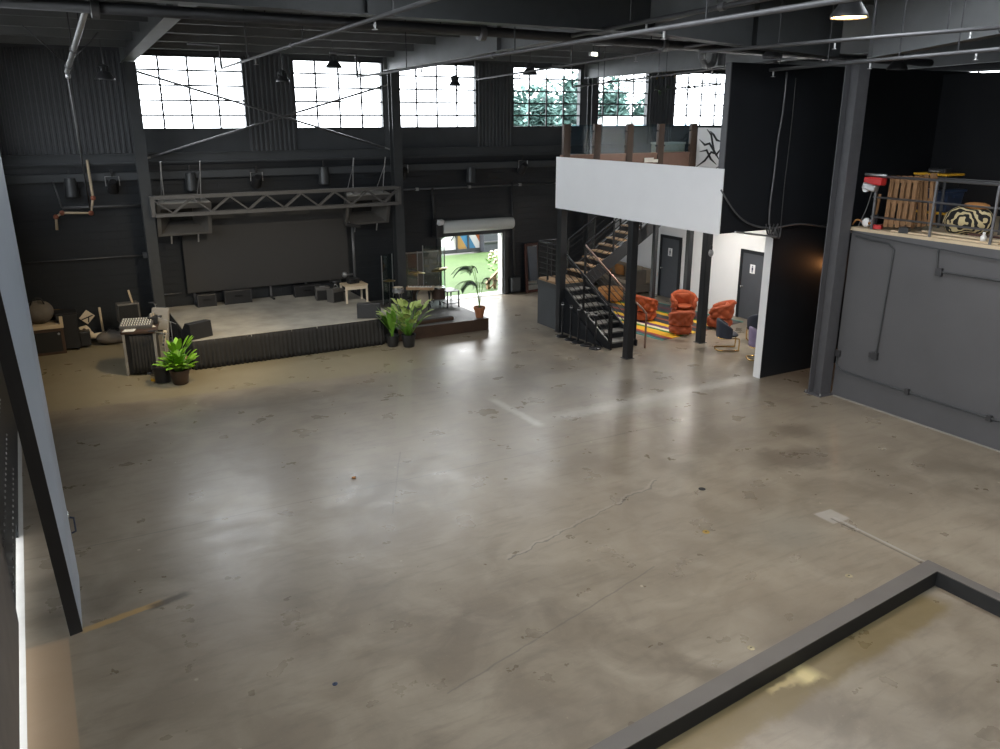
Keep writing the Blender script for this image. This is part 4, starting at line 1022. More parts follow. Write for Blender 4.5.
drum('bass_drum', 'dark bass drum low behind the tall plants', (10.35, 23.55, PZ+.30), .28, .38, 'y', 'wood_dark', legs=True)
drum('snare_drum', 'shallow snare drum with pale head beside the hi-hats', (9.45, 23.3, PZ+.62), .18, .14, 'z', 'galv')
drum('floor_tom', 'dark floor tom drum near the greenish shield', (10.75, 23.15, PZ+.42), .2, .36, 'z', 'wood_dark')
def cymbal(label, c, r, tilt):
    t = thing('cymbal_stand', label, 'cymbal', (c[0], c[1], PZ), 'cymbals of the drum kit')
    Mb().lathe([(0, .03), (.03, .028), (.05, .012), (r, -.012), (r, -.016), (.05, .006), (0, .02)], c, 24, Matrix.Rotation(tilt, 4, 'Y'), close=False).build('cymbal', 'cymbal', t, smooth=True)
    Mb().tube([(c[0], c[1], PZ+.05), (c[0], c[1], c[2]+.06)], .012, 6).build('pole', 'chrome', t)
    for k in range(3): a = k*2.09; Mb().tube([(c[0], c[1], PZ+.3), (c[0]+.25*math.cos(a), c[1]+.25*math.sin(a), PZ+.01)], .010, 6).build('leg', 'chrome', t)
cymbal('ride cymbal left of the drum kit just right of the column', (10.25, 23.6, PZ+1.05), .24, .1)
cymbal('hi-hat cymbal low in front of the bass drum', (9.35, 23.75, PZ+.85), .19, 0)
cymbal('crash cymbal nearest the greenish shield', (10.95, 23.5, PZ+1.10), .26, -.2)
def keyboard(label, c, rz, w, m, h):
    t = thing('keyboard', label, 'keyboard', (0, 0, 0)); 
    Mb().box(-w/2, w/2, -.16, .16, h, h+.09).build('keyboard_body', m, t, bevel=.012); Mb().box(-w/2+.06, w/2-.06, -.15, -.01, h+.09, h+.105).build('white_keys', 'paper', t)
    mb = Mb(); n = 26
    for k in range(n):
        if k % 7 not in (2, 6): x = -w/2+.09+k*(w-.18)/n; mb.box(x, x+.018, -.10, -.01, h+.105, h+.118)
    mb.build('black_keys', 'black_ink', t)
    for s in (-1, 1):
        for y0, y1 in ((-.22, .2), (.2, -.22)): Mb().beam((s*w*.32, y0, .01), (s*w*.32, y1, h-.01), .03, .03).build('leg', 'black_metal', t)
    t.location = c; t.rotation_euler = (0, 0, rz); return t
kb = gz(421, 309, PZ); keyboard('tan-topped keyboard on crossed legs at the right of the drum kit', (kb.x, kb.y, PZ), R(-32), .85, 'wood', .62)
t = thing('white_framed_table', 'small table with pale frame at the right rear of the stage', 'table', (8.1, 23.2, SZ))
tb = gz(378, 303, SZ); tx, ty = 8.05, 23.3
Mb().box(tx-.35, tx+.36, ty-.25, ty+.3, SZ+.50, SZ+.54).build('table_top', 'ply', t, bevel=.008)
for a in (-.31, .32):
    for y in (-.21, .26): Mb().box(tx+a-.025, tx+a+.025, ty+y-.025, ty+y+.025, SZ, SZ+.50).build('leg', 'cream', t)
Mb().box(tx-.31, tx+.32, ty-.23, ty-.20, SZ+.40, SZ+.50).build('apron', 'cream', t)
t = thing('camera_box', 'small dark gadget on top of the pale framed table', 'device', (tx, ty, SZ+.54)); Mb().obox((tx, ty+.05, SZ+.62), (.34, .2, .16), (0, 0, R(12))).build('device_body', 'plastic', t, bevel=.02); Mb().lathe([(.05, 0), (.05, .05), (0, .05)], (tx+.02, ty-.05, SZ+.63), 12, Matrix.Rotation(PI/2, 4, 'X')).build('lens', 'black_metal', t)
for x, y, lab, rz in ((7.55, 23.55, 'small combo amplifier facing the stage at its right rear', 20), (7.3, 24.0, 'second small amplifier against the screen right end', -10)):
    t = thing('combo_amplifier', lab, 'amplifier', (x, y, SZ)); Mb().obox((x, y, SZ+.2), (.42, .3, .40), (0, 0, R(rz))).build('amp_body', 'speaker', t, bevel=.02); Mb().obox((x-.16*math.sin(-R(rz)), y-.16*math.cos(R(rz)), SZ+.17), (.36, .02, .28), (0, 0, R(rz))).build('grille', 'grille', t); Mb().obox((x, y, SZ+.41), (.16, .03, .02), (0, 0, R(rz))).build('handle', 'galv', t)
t = thing('stage_stool', 'black drum stool beside the pale framed table', 'stool', (7.7, 24.25, SZ)); Mb().lathe([(0, .46), (.16, .46), (.17, .49), (.16, .53), (0, .54)], (7.75, 24.12, SZ), 18).build('seat', 'plastic', t, smooth=True)
for k in range(3): a = k*2.09; Mb().tube([(7.75, 24.12, SZ+.46), (7.75+.2*math.cos(a), 24.12+.2*math.sin(a), SZ+.01)], .014, 6).build('leg', 'chrome', t)
t = thing('side_rack', 'black tubular rack on the platform in front of the doorway shield', 'rack', (11.1, 22.9, PZ))
for x in (10.85, 11.24):
    for y in (22.75, 23.3): Mb().box(x-.018, x+.018, y-.018, y+.018, PZ, PZ+.52).build('post', 'black_metal', t)
for z in (.12, .50): Mb().box(10.83, 11.26, 22.73, 23.32, PZ+z, PZ+z+.025).build('shelf', 'black_metal', t)

# ------------------------------------------------------------------ roller door, mirror
d = shell('door_1')
Mb().box(DX0-.14, DX0, Y1-.06, Y1+.3, 0, DZ+.1).box(DX1+.02, DX1+.14, Y1-.06, Y1+.3, 0, DZ+.1).box(DX0-.14, DX1+.14, Y1-.06, Y1+.3, DZ, DZ+.12).build('door_frame', 'steel', d)
Mb().box(DX1-.05, DX1+.02, Y1+.02, Y1+.3, 0, DZ).build('white_guide', 'white_vinyl', d)
Mb().box(DX0, DX1, Y1-.01, Y1+.3, 0, .02).build('threshold', 'white_vinyl', d)
Mb().lathe([(0, -1.34), (.19, -1.34), (.205, -1.31), (.205, 1.31), (.19, 1.34), (0, 1.34)], (13.1, 24.97, 2.53), 24, Matrix.Rotation(PI/2, 4, 'Y')).build('shutter_roll', 'white_vinyl', d, smooth='angle')
Mb().box(DX0, DX1, 25.0, 25.04, 2.2, 2.34).build('bottom_bar', 'steel', d)
Mb().box(11.48, 11.74, 24.82, 25.18, 2.2, 2.78).build('motor_housing', 'plastic', d, bevel=.04); Mb().obox((11.62, 24.78, 2.72), (.2, .12, .16), (.3, 0, .3)).build('motor_light', 'white_plastic', d)
p = gz(527, 293); t = thing('standing_mirror', 'tall mahogany-framed mirror leaning on the back wall right of the doorway', 'mirror', (15.3, 24.9, 0))
W, Hh, T = .66, 1.75, R(4)
def leanp(x, y, z):
    return Vector((15.33, 24.98, 0)) + Matrix.Rotation(R(8), 3, 'Z') @ (Matrix.Rotation(-T, 3, 'X') @ Vector((x, y, z)))
def leanbox(x0, x1, y0, y1, z0, z1): return Mb().hexa([leanp(*q) for q in ((x0, y0, z0), (x1, y0, z0), (x1, y1, z0), (x0, y1, z0), (x0, y0, z1), (x1, y0, z1), (x1, y1, z1), (x0, y1, z1))])
for a in ((-W/2, -W/2+.1, -.03, .03, 0, Hh), (W/2-.1, W/2, -.03, .03, 0, Hh), (-W/2+.1, W/2-.1, -.03, .03, 0, .1), (-W/2+.1, W/2-.1, -.03, .03, Hh-.1, Hh)): leanbox(*a).build('frame_rail', 'mahogany', t, bevel=.012)
leanbox(-W/2+.09, W/2-.09, -.005, .01, .09, Hh-.09).build('mirror_glass', 'mirror', t)

# ------------------------------------------------------------------ stairs
LZ = 1.41
t = thing('staircase', 'black steel staircase turning at a landing up to the white mezzanine', 'staircase', (13.5, 19, 0))
n1 = 8; r1 = LZ/n1; y_b, y_t = 17.45, 19.95; g1 = (y_t-y_b)/(n1-1)
for k in range(n1-1):
    z = r1*(k+1); y = y_b+g1*k
    Mb().box(13.16, 13.98, y-.02, y+g1+.01, z-.04, z).build('tread', 'tread_grey', t); Mb().box(13.16, 13.98, y+.0, y+.015, z-r1, z-.04).build('riser', 'black_paint', t)
for x in (13.12, 14.0):
    Mb().prism([(y_b-.10, 0), (y_b+.18, 0), (y_t+.06, LZ-.26), (y_t+.06, LZ+.02), (y_t-.1, LZ+.02), (y_b-.10, .16)], 'x', x-.02, x+.02).build('stringer', 'post_black', t)
Mb().prism([(17.66, 0), (19.92, 0), (19.92, LZ-.24)], 'x', 13.06, 13.10).build('side_panel', 'black_paint', t)
Mb().box(13.02, 14.02, 19.93, 20.95, LZ-.06, LZ).build('landing_deck', 'wood', t); Mb().box(13.0, 14.04, 19.91, 20.97, LZ-.22, LZ-.06).build('landing_frame', 'steel', t)
Mb().box(13.02, 13.06, 19.93, 20.95, 0, LZ-.22).box(13.06, 14.0, 20.91, 20.95, 0, LZ-.22).build('landing_panel', 'grey_wall' if 0 else 'dark_panel', t)
n2 = 14; r2 = (3.85-LZ)/n2; x_b, x_t = 14.04, 18.0; g2 = (x_t-x_b)/n2
for k in range(n2-1):
    z = LZ+r2*(k+1); x = x_b+g2*k
    Mb().box(x-.01, x+g2-.03, 20.07, 20.93, z-.035, z).build('tread', 'wood', t, label='worn wooden tread')
for y in (20.04, 20.96):
    Mb().prism([(x_b-.05, LZ-.22), (x_b+.25, LZ-.22), (x_t, 3.50), (x_t, 3.85), (x_t-.12, 3.85), (x_b-.05, LZ+.05)], 'y', y-.02, y+.02).build('stringer', 'post_black', t)
def rail(t, P, Q, posts, hgt_=1.0, bars=5, m='black_metal', hr='black_metal', hl=None):
    P, Q = Vector(P), Vector(Q)
    for k in range(posts):
        q = P.lerp(Q, k/(posts-1)); Mb().box(q.x-.022, q.x+.022, q.y-.022, q.y+.022, q.z-.05, q.z+hgt_).build('baluster_post', m, t)
    mb = Mb()
    for b in range(bars): z = Vector((0, 0, .14+b*(hgt_-.24)/(bars-1)*.98)); mb.tube([P+z, Q+z], .011, 6)
    mb.build('railing_bars', 'pipe_grey' if m == 'galv' else m, t)
    z = Vector((0, 0, hgt_)); Mb().tube([P+z, Q+z], .026, 8).build('handrail', hr, t, smooth=True, label=hl)
rail(t, (13.12, y_b, .18), (13.12, y_t-.03, LZ+.02), 3)
rail(t, (14.0, y_b, .18), (14.0, y_t-.03, LZ+.02), 3, hr='bronze', hl='bronze brown handrail')
rail(t, (13.04, 19.97, LZ), (13.04, 20.93, LZ), 3, 1.08, 6)
rail(t, (13.04, 20.95, LZ), (14.0, 20.95, LZ), 3, 1.08, 6)
rail(t, (14.1, 20.96, LZ+.06), (17.95, 20.96, 3.85), 5)
rail(t, (14.1, 20.04, LZ+.06), (17.1, 20.04, 3.35), 4, .98)
Mb().tube(smooth_path([(14.0, y_b-.02, 1.18), (14.0, y_b-.22, 1.10), (14.0, y_b-.42, .98), (14.0, y_b-.45, .9), (14.0, y_b-.45, .02)], 4), .026, 8).build('handrail_return', 'bronze', t, smooth=True, label='bronze brown handrail return down to the floor')
Mb().box(13.10, 13.14, y_b-.12, y_b-.08, 0, .95).build('newel_post', 'black_metal', t)
# rope barrier posts
ST = thing('barrier_post', 'black rope barrier post nearest the stair landing panel', 'barrier post', (0, 0, 0), 'black barrier posts lined up beside the stairs')
Mb().lathe([(0, 0), (.17, 0), (.17, .02), (.14, .035), (.04, .045), (0, .045)], (0, 0, 0), 22).build('base', 'black_metal', ST, smooth='angle')
Mb().lathe([(.026, .04), (.026, .9), (.035, .91), (.035, .99), (.02, 1.0), (0, 1.005)], (0, 0, 0), 14).build('pole', 'black_metal', ST, smooth='angle')
Mb().lathe([(.027, .92), (.045, .925), (.045, .95), (.027, .955)], (0, 0, 0), 14).build('rope_collar', 'galv', ST)
for i, ((u, v), lab) in enumerate((((562, 336.5), None), ((570.5, 339.8), 'second barrier post from the stair landing panel'), ((578, 342.6), 'middle barrier post of the five beside the stairs'), ((586, 345.4), 'fourth barrier post, next to the one nearest the stair foot'), ((595, 348.6), 'front barrier post nearest the foot of the stairs'))):
    c = gz(u, v); c.x = min(c.x, 12.86)
    if i == 0: ST.location = c
    else: dup(ST, c, label=lab)

# ------------------------------------------------------------------ mezzanine railing
t = thing('glass_railing', 'glass railing with dark posts along the far edge of the mezzanine', 'railing', (13, 19.9, 3.85))
pxs = [13.08+.14, 14.25, 15.4, 16.55, 17.8]
for x in pxs: Mb().box(x-.11, x+.11, 19.84, 19.95, 3.85, 5.82).build('railing_post', 'wood_dark', t, bevel=.01)
for a, c in zip(pxs, pxs[1:]):
    Mb().box(a+.16, c-.16, 19.885, 19.897, 5.02, 5.80).build('glass_panel', 'clear_glass', t)
    mb = Mb()
    for x in (a+.13, c-.13):
        for z in (5.2, 5.62): mb.box(x-.035, x+.035, 19.87, 19.91, z-.025, z+.025)
    mb.build('glass_clips', 'black_metal', t)
Mb().box(13.05, 17.95, 19.86, 19.94, 4.94, 5.0).build('bottom_rail', 'bronze', t)
Mb().box(13.05, 17.95, 19.88, 19.92, 3.85, 4.94).build('kick_board', 'bronze', t, label='brown wood boarding below the glass')
t = thing('mezzanine_bench', 'pale boxy bench seen through the right glass panel', 'bench', (17.4, 19.3, 3.85))
Mb().box(16.75, 17.7, 20.1, 20.55, 3.86, 5.22).build('bench_body', 'ply', t, bevel=.02); Mb().box(16.73, 17.72, 20.08, 20.57, 5.22, 5.28).build('bench_top', 'cream', t, bevel=.015)
t = thing('paper_notice', 'two small white sheets lying on the mezzanine kick board ledge', 'paper', gy(649, 159, 19.8))
c = gy(649, 160, 19.82); Mb().obox(c, (.34, .02, .13)).build('sheet', 'paper', t); Mb().obox(c+Vector((.25, 0, -.03)), (.16, .02, .09)).build('sheet', 'paper', t)

# ------------------------------------------------------------------ lounge doors, wall lamp
def lounge_door(n, y0, y1):
    d = shell('door_%d' % n); x = 18.95
    Mb().box(x-.05, x, y0-.1, y0, 0, 2.14).box(x-.05, x, y1, y1+.1, 0, 2.14).box(x-.05, x, y0, y1, 2.04, 2.14).build('door_frame', 'black_paint', d)
    Mb().box(x-.03, x, y0, y1, .01, 2.04).build('door_leaf', 'door_grey', d)
    Mb().lathe([(.026, 0), (.026, .01), (.012, .02), (.012, .05), (.03, .06), (.032, .08), (0, .09)], (x-.03, y1-.08, 1.0), 14, Matrix.Rotation(-PI/2, 4, 'Y')).build('door_knob', 'chrome', d, smooth=True)
    ym_ = (y0+y1)/2; s = Mb().box(x-.04, x-.03, ym_-.10, ym_+.10, 1.45, 1.72).build('door_sign', 'white_plastic', d)
    mb = Mb().lathe([(.022, 0), (.022, .004), (0, .004)], (x-.041, ym_, 1.66), 12, Matrix.Rotation(-PI/2, 4, 'Y'))
    mb.box(x-.044, x-.04, ym_-.03, ym_+.03, 1.55, 1.63).box(x-.044, x-.04, ym_-.022, ym_-.006, 1.48, 1.55).box(x-.044, x-.04, ym_+.006, ym_+.022, 1.48, 1.55)
    mb.build('figure_pictogram', 'blue_tote', s)
lounge_door(2, 21.45, 22.33); lounge_door(3, 17.66, 18.52)
c = gy(836, 262, 13.52); t = thing('wall_sconce', 'small glowing orange wall light on the black partition', 'lamp', c)
Mb().box(c.x-.05, c.x+.05, 13.50, 13.55, c.z-.06, c.z+.1).build('back_plate', 'black_metal', t); Mb().lathe([(.0, .1), (.05, .1), (.10, 0), (.11, -.02), (.09, -.02), (.04, .07), (0, .07)], (c.x, 13.40, c.z), 16).build('shade', 'galv', t, smooth='angle'); Mb().blob((c.x, 13.40, c.z+.01), (.035, .035, .05), 10, 6).build('bulb', 'sconce_lit', t, smooth=True)
l = bpy.data.lights.new('sconce_bulb', 'POINT'); l.energy = 7; l.color = (1, .42, .14); l.shadow_soft_size = .05
o = bpy.data.objects.new('sconce_bulb', l); COL.objects.link(o); o.parent = t; o.location = Vector((c.x, 13.36, c.z-.10))-t.location
c = gx(711, 253, 15.66); t = thing('pendant_bulb', 'small clear bulb lamp on the post right of the orange armchairs', 'lamp', c)
Mb().blob(c, (.07, .07, .1), 12, 8).build('bulb', 'lamp_dim', t, smooth=True); Mb().lathe([(.03, .09), (.035, .16), (.02, .2), (0, .2)], c, 12).build('socket', 'black_metal', t); Mb().tube([c+Vector((0, 0, .19)), (c.x, c.y, 3.55)], .008, 6).build('cord', 'black_metal', t)
# unseen flat lights added under the mezzanine to brighten the lounge
k = 0
for x, y, lab in ((14.7, 18.6, 'added flat light under the mezzanine above the stairs'), (17.3, 18.6, 'added flat light under the mezzanine above the striped rug'), (17.3, 15.6, 'added flat light under the mezzanine above the dark chairs')):
    t = thing('added_disc_light', lab, 'lamp', (x, y, 3.55), 'added flat lights under the mezzanine'); Mb().lathe([(0, 0), (.2, 0), (.2, -.03), (.17, -.04), (0, -.04)], (x, y, 3.55), 24).build('housing', 'white_plastic', t); Mb().lathe([(0, -.041), (.165, -.041), (.165, -.046), (0, -.046)], (x, y, 3.55), 24).build('diffuser', 'lamp_white', t)
    l = bpy.data.lights.new('added_disc_glow', 'AREA'); l.shape = 'DISK'; l.size = .34; l.energy = 34; l.color = (1, .96, .90)
    o = bpy.data.objects.new('added_disc_glow', l); COL.objects.link(o); o.parent = t; o.location = (0, 0, -.06)

# ------------------------------------------------------------------ lounge furniture
def tuft(u, v, nu, nv, a):
    p = math.cos(PI*(u*nu+v*nv))*math.cos(PI*(u*nu-v*nv)); return a*(abs(p)**.6)
def make_armchair():
    t = thing('barrel_armchair', 'orange tufted velvet barrel armchair showing its back, left of the group', 'armchair', (0, 0, 0), 'orange velvet barrel armchairs')
    mb = Mb(); Rr = .345
    def drum_(u, v):
        th = u*2*PI; z = .05+.27*v; e = math.sin(PI*v)**.35
        r = (Rr-.05)+.05*e+tuft(u, v, 6, 1, .04); return Vector((r*math.cos(th), r*math.sin(th), z))
    V = mb.grid(drum_, 96, 10, cu=True); mb.face([V[i][0] for i in range(96)][::-1]); mb.face([V[i][9] for i in range(96)]); mb.build('base', 'orange', t, smooth=True)
    mb = Mb(); nu, nv = 72, 28; A = R(132)                      # wrap round back and arms, opening toward +Y
    def wrap(u, v):
        th = -PI/2+(u*2-1)*A; f = abs(u*2-1); ht = .84-.23*(f**1.5); lo = .345; th_ = .07
        lean = .06*(1-f*.6)
        p = v*4
        if p < 1.6: q = p/1.6; z = lo+(ht-lo-.04)*q; r = Rr+.015+lean*q*q+tuft(u, q, 5, 1.5, .045)
        elif p < 2.2: q = (p-1.6)/.6; z = ht-.04+.05*math.sin(PI*q); r = Rr+.03+lean-(th_+.02)*q
        elif p < 3.6: q = (p-2.2)/1.4; z = ht-.04-(ht-lo-.04)*q; r = Rr-.06+lean*(1-q)**2
        else: q = (p-3.6)/.4; z = lo; r = Rr-.06+.075*q
        return Vector((r*math.cos(th), r*math.sin(th), z))
    V = mb.grid(wrap, nu, nv, cv=True); mb.face(V[0][::-1]); mb.face(V[-1]); mb.build('backrest', 'orange', t, smooth=True)
    mb = Mb()
    def cush(u, v):
        th = u*2*PI; q = math.sin(PI*v)**.4; sx = .26*q*(1 if math.sin(th) < .5 else 1); z = .34+.12*v+.02*math.sin(PI*v)
        return Vector((sx*math.cos(th),   .28*q*math.sin(th)+.05, z))
    mb.grid(cush, 40, 9, cu=True); mb.build('seat_cushion', 'orange', t, smooth=True)
    mb = Mb(); mb.grid(lambda u, v: Vector((.22*math.copysign(abs(math.cos(u*2*PI))**.5, math.cos(u*2*PI))*math.sin(PI*v)**.5, -.20-.04*math.cos(PI*v)*(1)+.02*math.sin(u*2*PI), .60+.17*math.copysign(abs(math.sin(u*2*PI))**.5, math.sin(u*2*PI))*math.sin(PI*v)**.5)), 32, 9, cu=True); mb.build('pillow', 'orange', t, smooth=True)
    for a in (.8, 2.35, 3.9, 5.5): Mb().lathe([(.025, 0), (.03, .06), (0, .06)], (.29*math.cos(a), .29*math.sin(a), 0), 10).build('foot', 'gold', t)
    return t
AC = make_armchair()
def face_to(c, q): return math.atan2(q[1]-c[1], q[0]-c[0])-PI/2
ctr = Vector((17.0, 19.4))
c = gz(648, 321.5); AC.location = (c.x, c.y+.2, .012); AC.rotation_euler = (0, 0, R(-80)); AC['label'] = 'orange tufted velvet barrel armchair left of the group, between the stair post and thin post'
c = gz(684, 336); dup(AC, (c.x+.04, c.y+.22, .012), R(-25), 'orange tufted barrel armchair in the middle front, its tufted back to the camera', .88)
c = gz(682.5, 320); dup(AC, (c.x+.1, c.y+.1, .012), R(150), 'orange barrel armchair facing the camera, pillow visible, behind the middle front one')
c = gz(721, 329.5); dup(AC, (c.x+.1, c.y+.2, .012), R(40), 'orange tufted barrel armchair right of the post, near the right grey door')
rg = Mb().box(-1.75, 1.9, -2.5, 2.5, 0.001, .012).build('striped_rug', 'rug'); rg.location = (16.35, 20.15, 0); rg.rotation_euler = (0, 0, R(8))
t = tag(rg, 'bright striped rug in yellow, green and purple under the orange armchairs', 'rug')
# taupe sofa along the lounge wall
t = thing('sofa', 'long taupe sofa against the white lounge wall behind the stairs', 'sofa', (18.4, 24, 0))
y0, y1 = 22.75, 25.1
Mb().box(18.0, 18.9, y0, y1, .06, .34).build('sofa_base', 'sofa_dark', t, bevel=.03, seg=3)
Mb().box(18.62, 18.92, y0, y1, .34, .88).build('backrest', 'sofa', t, bevel=.08, seg=4)
Mb().box(18.0, 18.66, y0, y0+.2, .3, .86).build('arm', 'sofa_dark', t, bevel=.05, seg=3)
for k in range(3): a = y0+.22+k*.71; Mb().box(17.98, 18.64, a, a+.69, .34, .50).build('seat_cushion', 'sofa', t, bevel=.05, seg=3)
for k in range(3): a = y0+.22+k*.71; Mb().hexa([(18.45, a, .5), (18.62, a, .5), (18.62, a+.68, .5), (18.45, a+.68, .5), (18.56, a, .95), (18.70, a, .95), (18.70, a+.68, .95), (18.56, a+.68, .95)]).build('back_cushion', 'sofa', t, bevel=.06, seg=3)
for a, b in ((18.1, y0+.1), (18.8, y0+.1), (18.1, y1-.1), (18.8, y1-.1)): Mb().box(a-.03, a+.03, b-.03, b+.03, 0, .06).build('foot', 'wood_dark', t)
def cushion(label, c, rot, m, s=.42):
    mb = Mb(); 
    def f(sd):
        def g(u, v):
            a, b = u*2-1, v*2-1; e = (1-a**4)*(1-b**4); return Matrix.Rotation(rot[2], 3, 'Z') @ Matrix.Rotation(rot[1], 3, 'Y') @ Vector((sd*(.09*e**.6+.004), a*s/2*(1-.06*b*b), b*s/2*(1-.06*a*a)))+Vector(c)
        return g
    A = mb.grid(f(1), 12, 12); B = mb.grid(f(-1), 12, 12)
    bd = lambda V: [V[i][0] for i in range(12)]+[V[11][j] for j in range(1, 12)]+[V[i][11] for i in range(10, -1, -1)]+[V[0][j] for j in range(10, 0, -1)]
    a_, b_ = bd(A), bd(B)
    for i in range(len(a_)): mb.face([a_[i], a_[(i+1) % len(a_)], b_[(i+1) % len(a_)], b_[i]])
    return tag(mb.build('throw_cushion', m, smooth=True), label, 'cushion')
cushion('orange-tan throw cushion on the middle of the taupe sofa', (18.36, 23.95, .72), (0, R(-14), R(6)), 'tan_cushion')
cushion('pale taupe throw cushion at the right arm of the sofa', (18.34, 23.22, .72), (0, R(-16), R(-20)), 'cream')
cushion('orange throw cushion at the far left of the sofa behind the stair', (18.36, 24.75, .72), (0, R(-14), R(12)), 'tan_cushion')
c = gz(610, 301); t = thing('orange_ottoman', 'tan-orange tufted ottoman on the rug seen through the stair railing', 'ottoman', (c.x, c.y, 0))
mb = Mb(); V = mb.grid(lambda u, v: Vector(((.40+.04*math.sin(PI*v)+tuft(u, v, 8, 1, .015))*math.cos(u*2*PI)+c.x, (.40+.04*math.sin(PI*v)+tuft(u, v, 8, 1, .015))*math.sin(u*2*PI)+c.y, .06+.34*v)), 80, 9, cu=True); mb.face([V[i][8] for i in range(80)]); mb.face([V[i][0] for i in range(80)][::-1]); mb.build('body', 'tan_cushion', t, smooth=True)
Mb().lathe([(0, .40), (.40, .40), (.42, .43), (.38, .47), (0, .49)], c, 32).build('top_cushion', 'tan_cushion', t, smooth=True)
for a in (.8, 2.4, 4, 5.5): Mb().lathe([(.03, 0.012), (.035, .07), (0, .07)], (c.x+.3*math.cos(a), c.y+.3*math.sin(a), 0), 8).build('foot', 'wood_dark', t)
# cantilever velvet chairs with gold frames
def make_dining(m):
    t = thing('cantilever_chair', '', 'chair', (0, 0, 0), 'velvet cantilever chairs on gold frames')
    mb = Mb(); mb.grid(lambda u, v: Vector((.25*math.copysign(abs(math.cos(u*2*PI))**.6, math.cos(u*2*PI))*math.sin(PI*v)**.35, .03+.25*math.copysign(abs(math.sin(u*2*PI))**.6, math.sin(u*2*PI))*math.sin(PI*v)**.35, .36+.13*v)), 36, 10, cu=True); mb.build('seat', m, t, smooth=True)
    A = R(104); mb = Mb()
    def wrap(u, v):
        th = -PI/2+(u*2-1)*A; f = abs(u*2-1); ht = .84-.22*f*f; lo = .36; p = v*4
        if p < 1.7: q = p/1.7; r = .29+.02*q; z = lo+(ht-lo)*q
        elif p < 2.1: q = (p-1.7)/.4; r = .31-.06*q; z = ht+.02*math.sin(PI*q)
        elif p < 3.6: q = (p-2.1)/1.5; r = .25-.01*q; z = ht-(ht-lo)*q
        else: q = (p-3.6)/.4; r = .24+.05*q; z = lo
        return Vector((r*math.cos(th), r*math.sin(th), z))
    V = mb.grid(wrap, 48, 24, cv=True); mb.face(V[0][::-1]); mb.face(V[-1]); mb.build('backrest', m, t, smooth=True)
    fr = smooth_path([(-.22, -.2, .35), (-.22, .22, .35), (-.22, .28, .30), (-.22, .28, .06), (-.22, .24, .02), (-.22, -.20, .02), (-.12, -.29, .02), (.12, -.29, .02), (.22, -.20, .02), (.22, .24, .02), (.22, .28, .06), (.22, .28, .30), (.22, .22, .35), (.22, -.2, .35), (.0, -.26, .35)], 4)
    Mb().tube(fr, .018, 8, closed=True).build('frame', 'gold', t, smooth=True)
    return t
dc = make_dining('navy'); c = gz(730, 350.5); dc.location = (c.x, c.y+.15, 0); dc.rotation_euler = (0, 0, R(-122)); dc['label'] = 'navy velvet chair on a gold frame nearest the post'
c = gz(757, 347); dup(dc, (c.x+.42, c.y+.42, 0), R(-30), 'dark velvet chair behind the lavender chair, half hidden by the white wall end')
dl = make_dining('lavender'); c = gz(763, 361); dl.location = (c.x+.05, c.y+.2, 0); dl.rotation_euler = (0, 0, R(-122)); dl['label'] = 'lavender velvet chair on a gold frame half hidden by the white wall end'

# ------------------------------------------------------------------ conduits on the grey wall, cables on the black wall
def wall_run(label, pts, boxes, r=.02, x=15.20):
    P = [gx(u, v, x) for u, v in pts]; t = thing('wall_conduit', label, 'conduit', P[0], 'conduits on the grey loft wall')
    Mb().tube(P, r, 8).build('conduit_run', 'steel', t, smooth='angle')
    for u, v, s in boxes: Mb().obox(gx(u, v, x), (.07, s, s*1.2)).build('junction_box', 'pipe_dark', t, bevel=.008)
    return t
wall_run('bent conduit dropping to a socket in the middle of the grey wall', [(856, 236), (870, 240), (889, 244), (894, 250), (876, 355)], [(875, 356, .13), (871, 355, .09)])
wall_run('short conduit along the upper right of the grey wall with a drop box', [(938, 250), (937, 268), (941, 272), (1000, 281)], [(939, 272, .13)])
wall_run('low conduit running along the foot of the grey wall', [(838, 352), (836, 365), (841, 370), (907, 392), (989, 418), (1003, 422)], [(838, 353, .12), (907, 391.5, .1), (989, 418, .1)])
wall_run('cable sagging along the top edge of the grey wall', [(852, 232), (880, 238), (906, 243), (938, 249), (1000, 260)], [], .012)
def cable(label, pts, r=.016, m='pipe_dark', n=6): return tag(Mb().tube(smooth_path(pts, n), r, 6).build('hanging_cable', m, smooth=True), label, 'cable')
yy = 13.44
cable('pale cable hanging down the black upper wall to the cable bunch', [gy(u, v, yy) for u, v in ((787, 72), (783, 110), (778, 140), (774, 175), (770, 205), (769, 225))], .022, 'pipe_grey')
cable('thin straight cable right of the pale cable on the black wall', [gy(u, v, yy) for u, v in ((796, 78), (791, 130), (784, 190), (780, 236))], .012)
cable('drooping cable from the mezzanine corner across to the white wall end', [gy(u, v, yy) for u, v in ((721, 190), (735, 212), (750, 224), (772, 228), (800, 224), (832, 228), (852, 232))], .02, 'pipe_grey')
t = thing('cable_bunch', 'tangled cable bunch above the white wall end', 'cable', gy(772, 232, yy))
for k in range(4): Mb().tube(smooth_path([gy(766+k*4, 224, yy), gy(768+k*2, 234, yy-.03), gy(776+k, 238, yy), gy(772+k*3, 228, yy)], 5), .018, 6).build('cable_loop', 'pipe_grey' if k % 2 else 'pipe_dark', t, smooth=True)
Mb().tube([gy(735, 232, 13.2), gy(776, 237, 13.2)], .022, 8).build('crossing_bar', 'galv', t)

